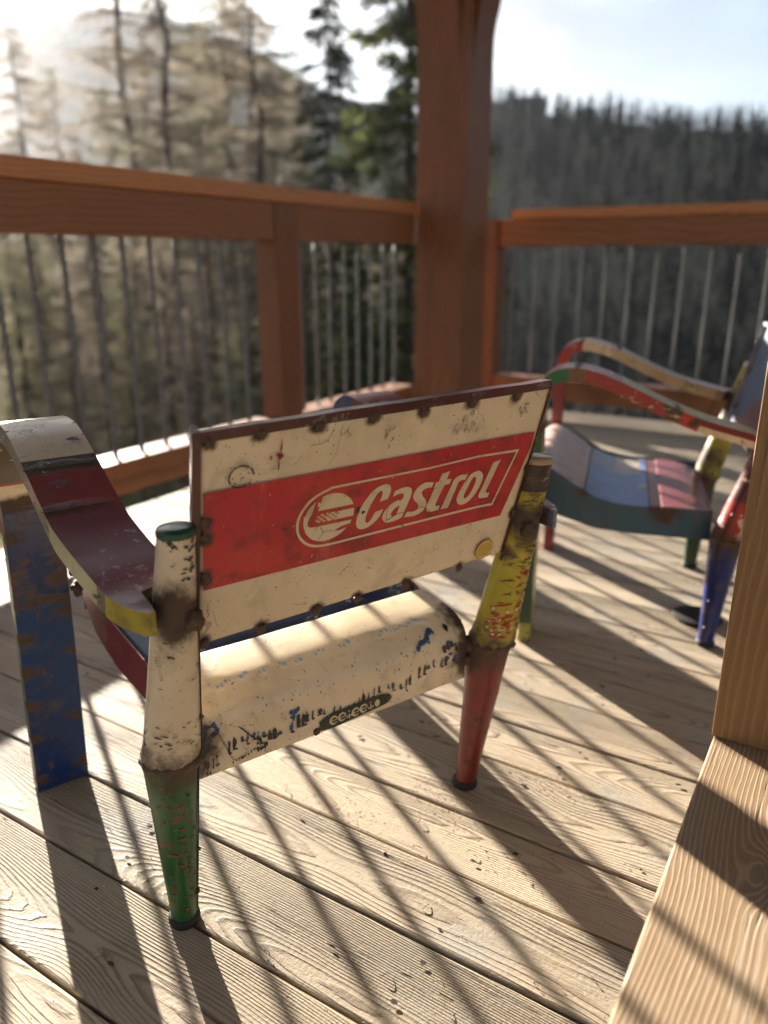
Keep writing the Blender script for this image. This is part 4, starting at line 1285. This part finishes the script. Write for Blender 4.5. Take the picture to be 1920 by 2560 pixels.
def ridge_buildings():
    wall = mat_simple('far_stone_wall', (.34, .31, .29), .9, .15, .4)
    roof = mat_simple('far_slate_roof', (.12, .13, .15), .8, .1, .4)
    win = mat_simple('far_window', (.05, .06, .07), .3, .05)
    def house(lab, px_, r, wd, dp, h, rh, dz, tower=None, nm='ridge_building'):
        x, y = polar(px(px_), r)
        t = thing(nm, lab, 'building', (x, y, ground_h(x, y) + dz), CAMYAW - R(px(px_)))
        MB().box(-wd / 2, wd / 2, -dp / 2, dp / 2, -6, h).build('wall', wall, t)
        m = MB(); m.add([(-wd / 2 - .4, -dp / 2 - .4, h), (wd / 2 + .4, -dp / 2 - .4, h), (wd / 2 + .4, dp / 2 + .4, h), (-wd / 2 - .4, dp / 2 + .4, h), (-wd / 2 + 1, 0, h + rh), (wd / 2 - 1, 0, h + rh)],
              [(0, 1, 5, 4), (2, 3, 4, 5), (1, 2, 5), (3, 0, 4), (3, 2, 1, 0)])
        m.build('roof', roof, t)
        k = max(2, int(wd / 4))
        for i in range(k):
            xx = -wd / 2 + wd * (i + .5) / k
            MB().box(xx - .6, xx + .6, -dp / 2 - .05, -dp / 2 + .1, h * .45, h * .45 + 1.6).build('window', win, t)
        if tower:
            tx, tw, th = tower
            MB().box(tx - tw / 2, tx + tw / 2, -tw / 2, tw / 2, h - 1, h + th).build('tower', wall, t)
            m = MB(); q = tw / 2 + .3
            m.add([(tx - q, -q, h + th), (tx + q, -q, h + th), (tx + q, q, h + th), (tx - q, q, h + th), (tx, 0, h + th + tw)], [(0, 1, 4), (1, 2, 4), (2, 3, 4), (3, 0, 4), (3, 2, 1, 0)])
            m.build('tower_roof', roof, t)
    house('long pale building with a small tower on the wooded ridge right of the post', 1292, 418, 20, 8, 5, 2.4, -2.2, (-8, 2.2, 4))
    house('low pale house lower on the ridge among trees, right of the towered building', 1442, 425, 9, 7, 4, 2.5, -1.5, None, 'ridge_house')
ridge_buildings()

# ------------------------------------------------------------ the deck
def build_deck():
    ys = [.412, .564, .700, .830, .951, 1.107, 1.230, 1.352]
    rnd = random.Random(4)
    lo = .412
    while lo > -2.2: lo -= rnd.uniform(.128, .142); ys.insert(0, lo)
    hi = 1.352
    while hi < 4.30: hi += rnd.uniform(.128, .142); ys.append(hi)
    ys[-1] = 4.375
    m = MB(); pid = []; bc = []
    X0, X1 = -2.17, 3.4
    for k in range(len(ys) - 1):
        y0, y1 = ys[k] + .0024, ys[k + 1] - .0024
        cuts = [X0, X1]
        if k % 3 != 1: cuts = [X0, rnd.uniform(.4, 2.5), X1]
        if k == 17: cuts = [X0, X1]
        for c in range(len(cuts) - 1):
            a, b = cuts[c] + .0015, cuts[c + 1] - .0015
            n = max(8, int((b - a) / .05)); rings = []; dz = rnd.uniform(-.0012, .0012)
            for i in range(n + 1):
                x = a + (b - a) * i / n
                e0 = .0013 * mnoise.noise(Vector((x * 6, k, 0))) + .0008 * mnoise.noise(Vector((x * 31, k, 0))); e1 = .0013 * mnoise.noise(Vector((x * 6, k, 9))) + .0008 * mnoise.noise(Vector((x * 31, k, 9)))
                q0, q1 = y0 + e0, y1 + e1; r = .0028
                cup = .0006
                rings.append([(x, q0, -.027), (x, q0, dz - r), (x, q0 + r * .35, dz - r * .3), (x, q0 + r * 1.3, dz), (x, (q0 + q1) / 2, dz - cup), (x, q1 - r * 1.3, dz), (x, q1 - r * .35, dz - r * .3), (x, q1, dz - r), (x, q1, -.027)])
            nf = len(m.f)
            m.loft(rings, a=float(k * 3 + c + 1))
            bc += [(y0 + y1) / 2] * (len(m.f) - nf)
    o = m.build('deck', DECK, None, False, attr='pid')
    at = o.data.attributes.new('bc', 'FLOAT', 'FACE'); at.data.foreach_set('value', bc)
    tag(o, kind='structure')
    # nail and screw holes in rows over the joists, dark dents
    holem = mat_simple('nail_hole', (.028, .018, .012), .9)
    cnt = 0
    for jx in (-1.30, -.83, -.36, .02):
        for k in range(len(ys) - 1):
            if not (.2 < ys[k] < 2.3): continue
            for yy in (ys[k] + .034, ys[k + 1] - .034):
                if rnd.random() < .3 or cnt >= 80: continue
                cnt += 1
                mm = MB(); x = jx + rnd.uniform(-.03, .03); y = yy + rnd.uniform(-.008, .008); rr = rnd.uniform(.0024, .0044)
                mm.add([(x + cos(f * .7) * rr * (1.25 + .25 * rnd.random()), y + sin(f * .7) * rr * (.75 + .35 * rnd.random()), .0018) for f in range(9)], [tuple(range(9))])
                mm.build('nail_hole', holem, o)
    # joists
    j = thing('deck_frame', 'dark joists under the deck boards, seen below the left railing', 'deck frame', (0, 0, 0))
    for x in [-2.1 + .47 * i for i in range(12)]:
        MB().box(x, x + .06, -2.2, 4.33, -.19, -.0285).build('joist', DARKWOOD, j)
    MB().box(-2.165, 3.4, 4.332, 4.372, -.21, -.0285).build('rim_joist', DARKWOOD, j)
    for x, y in ((-2.0, 4.1), (-2.0, 1.2), (1.2, 4.1), (1.2, 1.2), (-2.0, -1.8), (1.2, -1.8)):
        MB().box(x - .08, x + .08, y - .08, y + .08, -4.6, -.192).build('pier', DARKWOOD, j)
    return ys
YS = build_deck()

def debris():
    rnd = random.Random(12); m = MB()
    def bit(x, y, l, w, f, z=.0012, hgt=.0):
        d = Vector((cos(f), sin(f), 0)); s = Vector((-sin(f), cos(f), 0)); c = Vector((x, y, z))
        m.add([c - d * l - s * w * .4, c - d * l * .2 - s * w + Vector((0, 0, hgt)), c + d * l, c + d * l * .1 + s * w + Vector((0, 0, hgt))], [(0, 1, 2, 3)])
    for i in range(520):
        k = rnd.randrange(len(YS) - 1)
        x = rnd.uniform(-1.3, .1); y = rnd.uniform(.3, 2.2)
        if rnd.random() < .6:
            g = min(YS, key=lambda q: abs(q - y)); y = g + rnd.gauss(0, .018)
        bit(x, y, rnd.uniform(.0008, .0035), rnd.uniform(.0004, .0013), rnd.random() * 3.14, .0016 + rnd.random() * .001, rnd.random() * .002)
    for cx, cy, n, s in ((-.45, .97, 260, .06), (-.36, 1.10, 160, .05), (-.62, .86, 120, .05), (-.30, .90, 100, .05)):
        for i in range(n): bit(rnd.gauss(cx, s), rnd.gauss(cy, s * .45), rnd.uniform(.0007, .0028), rnd.uniform(.0004, .0012), rnd.random() * 3.14, .0016 + rnd.random() * .001, rnd.random() * .002)
    o = m.build('sawdust', mat_simple('wood_crumbs', (.40, .27, .13), .8, .5, 300))
    tag(o, 'scattered wood crumbs and sawdust on the deck boards', kind='stuff')
    m = MB()
    for i in range(46):
        x = rnd.uniform(-.9, .05); y = rnd.uniform(.45, 1.5); f = rnd.random() * 3.14
        pts = []; L = rnd.uniform(.006, .02); c0 = rnd.uniform(-1.2, 1.2)
        for k in range(5):
            pts.append(Vector((x + cos(f + c0 * k / 4) * L * k / 4, y + sin(f + c0 * k / 4) * L * k / 4, .002 + .002 * sin(k * .8))))
        m.tube(pts, .0005, 4)
    ch = MB()
    for i in range(22):
        x = rnd.uniform(-.85, .0); y = rnd.uniform(.45, 1.6); f = rnd.uniform(-.5, .9); l = rnd.uniform(.003, .010); w = rnd.uniform(.0012, .0032)
        d = Vector((cos(f), sin(f), 0)) * l; s_ = Vector((-sin(f), cos(f), 0)) * w; c = Vector((x, y, .0018)); u = Vector((0, 0, rnd.uniform(.0008, .0025)))
        ch.add([c - d, c - d * .3 - s_, c + d * .8 - s_ * .5, c + d, c + d * .2 + s_, c - d * .6 + s_ * .8, c + u], [(0, 1, 6), (1, 2, 6), (2, 3, 6), (3, 4, 6), (4, 5, 6), (5, 0, 6)])
    tag(ch.build('bark_crumbs', mat_simple('bark_crumb', (.13, .065, .035), .8, .5, 200)), 'small brown bark crumbs scattered on the deck boards', kind='stuff')
    o = m.build('needle_litter', mat_simple('dry_needles', (.12, .065, .03), .8, .4, 300))
    tag(o, 'thin dry needles and twig bits on the deck boards', kind='stuff')
debris()
t = thing('floor_disc', 'flat round black disc on the deck behind the blue chair leg', 'floor cap', (-.262, 1.905, .0))  # low brown-black disc laid on the boards
m = MB(); m.loft([[(cos(2 * pi * k / 36) * r, sin(2 * pi * k / 36) * r, z) for k in range(36)] for r, z in ((.060, .001), (.060, .004), (.057, .006), (.03, .0065), (.01, .0066))])
m.build('rim', DISC, t, True)

# ------------------------------------------------------------ railings and posts
def twisted_rod(z0, z1):
    m = MB(); n = 84; rings = []
    for i in range(n + 1):
        z = z0 + (z1 - z0) * i / n; f = 0 if i < 4 or i > n - 4 else (i - 4) * .42
        rings.append([(cos(f + k * pi / 2) * .0085, sin(f + k * pi / 2) * .0085, z) for k in range(4)])
    m.loft(rings); return m
rodL = None; rodR = None
ra = thing('railing', 'left deck railing of red-brown timber with twisted metal rods', 'railing', (0, 0, 0))
rb = thing('railing', 'far deck railing right of the big post, grey twisted rods', 'railing', (0, 0, 0))
def rod(par, x, y, z0, z1, src):
    if src is None:
        o = twisted_rod(z0, z1).build('baluster', GALV, par)
    else:
        o = src.copy(); C.objects.link(o)
    o.parent = par; o.location = (x, y, 0); o.rotation_euler = (0, 0, (x * 7 + y * 11) % 3)
    return src or o
Y_END = 3.62
MB().box(-2.20, -2.035, -2.2, Y_END - .002, 1.056, 1.112).build('top_cap', CAP_Y, ra, bevel=.004)
for a, b in ((-2.2, .30), (.45, 2.508), (2.657, Y_END - .002)):
    MB().box(-2.15, -2.05, a + .001, b - .001, .916, 1.054).build('top_beam', RAIL_Y, ra, bevel=.004)
for a, b in ((-2.2, .30), (.45, 2.508), (2.657, Y_END - .002)):
    MB().box(-2.19, -2.05, a + .001, b - .001, .097, .206).build('bottom_beam', RAIL_Y, ra, bevel=.004)
for a in (.301, 2.509):
    MB().box(-2.152, -2.047, a, a + .147, -.25, 1.055).build('rail_post', RAIL_Z, ra, bevel=.004)
y = 2.3861
ysl = []
while y > -2.1: ysl.append(y); y -= .1135
ysl = [q for q in ysl if not .27 < q < .48]
ysl += [2.754, 2.860, 2.965, 3.083, 3.192, 3.308, 3.42, 3.533]
for q in ysl: rodL = rod(ra, -2.12, q, .207, .915, rodL)
MB().box(-1.775, 3.3, 4.185, 4.345, 1.048, 1.096).build('top_cap', CAP_X, rb, bevel=.004)
MB().box(-1.85, 3.3, 4.20, 4.29, .910, 1.046).build('top_beam', RAIL_X, rb, bevel=.004)
MB().box(-1.85, 3.3, 4.19, 4.30, .088, .206).build('bottom_beam', RAIL_X, rb, bevel=.004)
MB().box(-1.97, -1.851, 4.18, 4.31, -.25, 1.05).build('rail_post', RAIL_Z, rb, bevel=.004)
x = -1.775
while x < 3.2:
    if x > -1.8: rodR = rod(rb, x, 4.245, .207, .909, rodR)
    x += .1295

# corner post with arched braces carrying the roof plates
cp = thing('corner_post', 'thick red-brown timber corner post with braces at its head', 'post', (0, 0, 0))
MB().box(-2.05, -1.78, 3.622, 3.892, -.2, 2.62).build('shaft', RAIL_Z, cp, bevel=.006)
def brace(ax, s, mat):
    m = MB(); n = 14; rings = []
    z0 = 1.70; z1 = 2.62; L = .75
    for i in range(n + 1):
        f = (pi / 2) * i / n
        o_ = (L * (1 - cos(f)), z0 + (z1 - z0) * sin(f))
        i_ = (max(0, L * (1 - cos(f)) * .55 - .0), min(z1, z0 + .0 + (z1 - z0) * min(1, sin(f) + .25 * sin(2 * f))))
        w = .085
        if ax == 'y':
            rings.append([(-1.915 - w - .049, 3.621 - o_[0], o_[1]), (-1.915 + w, 3.621 - o_[0], o_[1]), (-1.915 + w, 3.621, o_[1] + .02), (-1.915 - w - .049, 3.621, o_[1] + .02)])
        else:
            rings.append([(-1.779 + o_[0], 3.757 - w, o_[1]), (-1.779 + o_[0], 3.757 + w + .02, o_[1]), (-1.779, 3.757 + w + .02, o_[1] + .02), (-1.779, 3.757 - w, o_[1] + .02)])
    m.loft(rings)
    return m.build('knee_brace', mat, cp)
brace('y', -1, RAIL_Z); brace('x', 1, RAIL_Z)
pl = thing('roof_plate', 'heavy timber roof beams resting on the corner post', 'roof beam', (0, 0, 0))
MB().box(-2.05, -1.78, -2.2, 3.89, 2.622, 2.86).build('beam', RAIL_Y, pl, bevel=.006)
MB().box(-1.778, 3.3, 3.63, 3.885, 2.622, 2.86).build('beam', RAIL_X, pl, bevel=.006)

# porch roof over the deck
rf = thing('porch_roof', 'dark boarded porch roof on rafters above the deck', 'roof', (0, 0, 0))
MB().box(-2.75, 3.6, -2.6, 4.55, 3.02, 3.06).build('roof_boarding', ROOFW, rf)
for i in range(9):
    MB().box(-2.75, 3.6, -2.45 + .84 * i, -2.35 + .84 * i, 2.862, 3.018).build('rafter', ROOFW, rf)

# ------------------------------------------------------------ timber bench at lower right
bn = thing('timber_bench', 'low larch bench with bold brushed grain and one tall upright board', 'bench', (0, 0, 0))
MB().box(-.096, .36, -.9, 1.04, .195, .240).build('seat_board', BENCH_Y, bn, bevel=.0025)
MB().box(-.099, .36, .994, 1.036, .2405, 1.12).build('upright_board', BENCH_Z, bn, bevel=.003)
for y in (.80, -.6):
    MB().box(-.03, .03, y, y + .06, 0.0, .1945).build('leg', BENCH_Z, bn, bevel=.002)
    MB().box(.28, .34, y, y + .06, 0.0, .1945).build('leg', BENCH_Z, bn, bevel=.002)
kn = mat_simple('wood_knot', (.06, .03, .02), .5)

# ------------------------------------------------------------ air
def haze():
    m = MB(); m.box(-1500, 1500, -1500, 1500, -75, 330)
    mt = bpy.data.materials.new('air'); mt.use_nodes = True
    N = NT(mt.node_tree)
    v = N.n('ShaderNodeVolumePrincipled')
    v.inputs['Color'].default_value = (.93, .95, 1, 1)
    v.inputs['Density'].default_value = .00012
    v.inputs['Anisotropy'].default_value = .62
    o = N.n('ShaderNodeOutputMaterial'); N.t.links.new(v.outputs[0], o.inputs['Volume'])
    tag(m.build('haze', mt), kind='stuff')
haze()
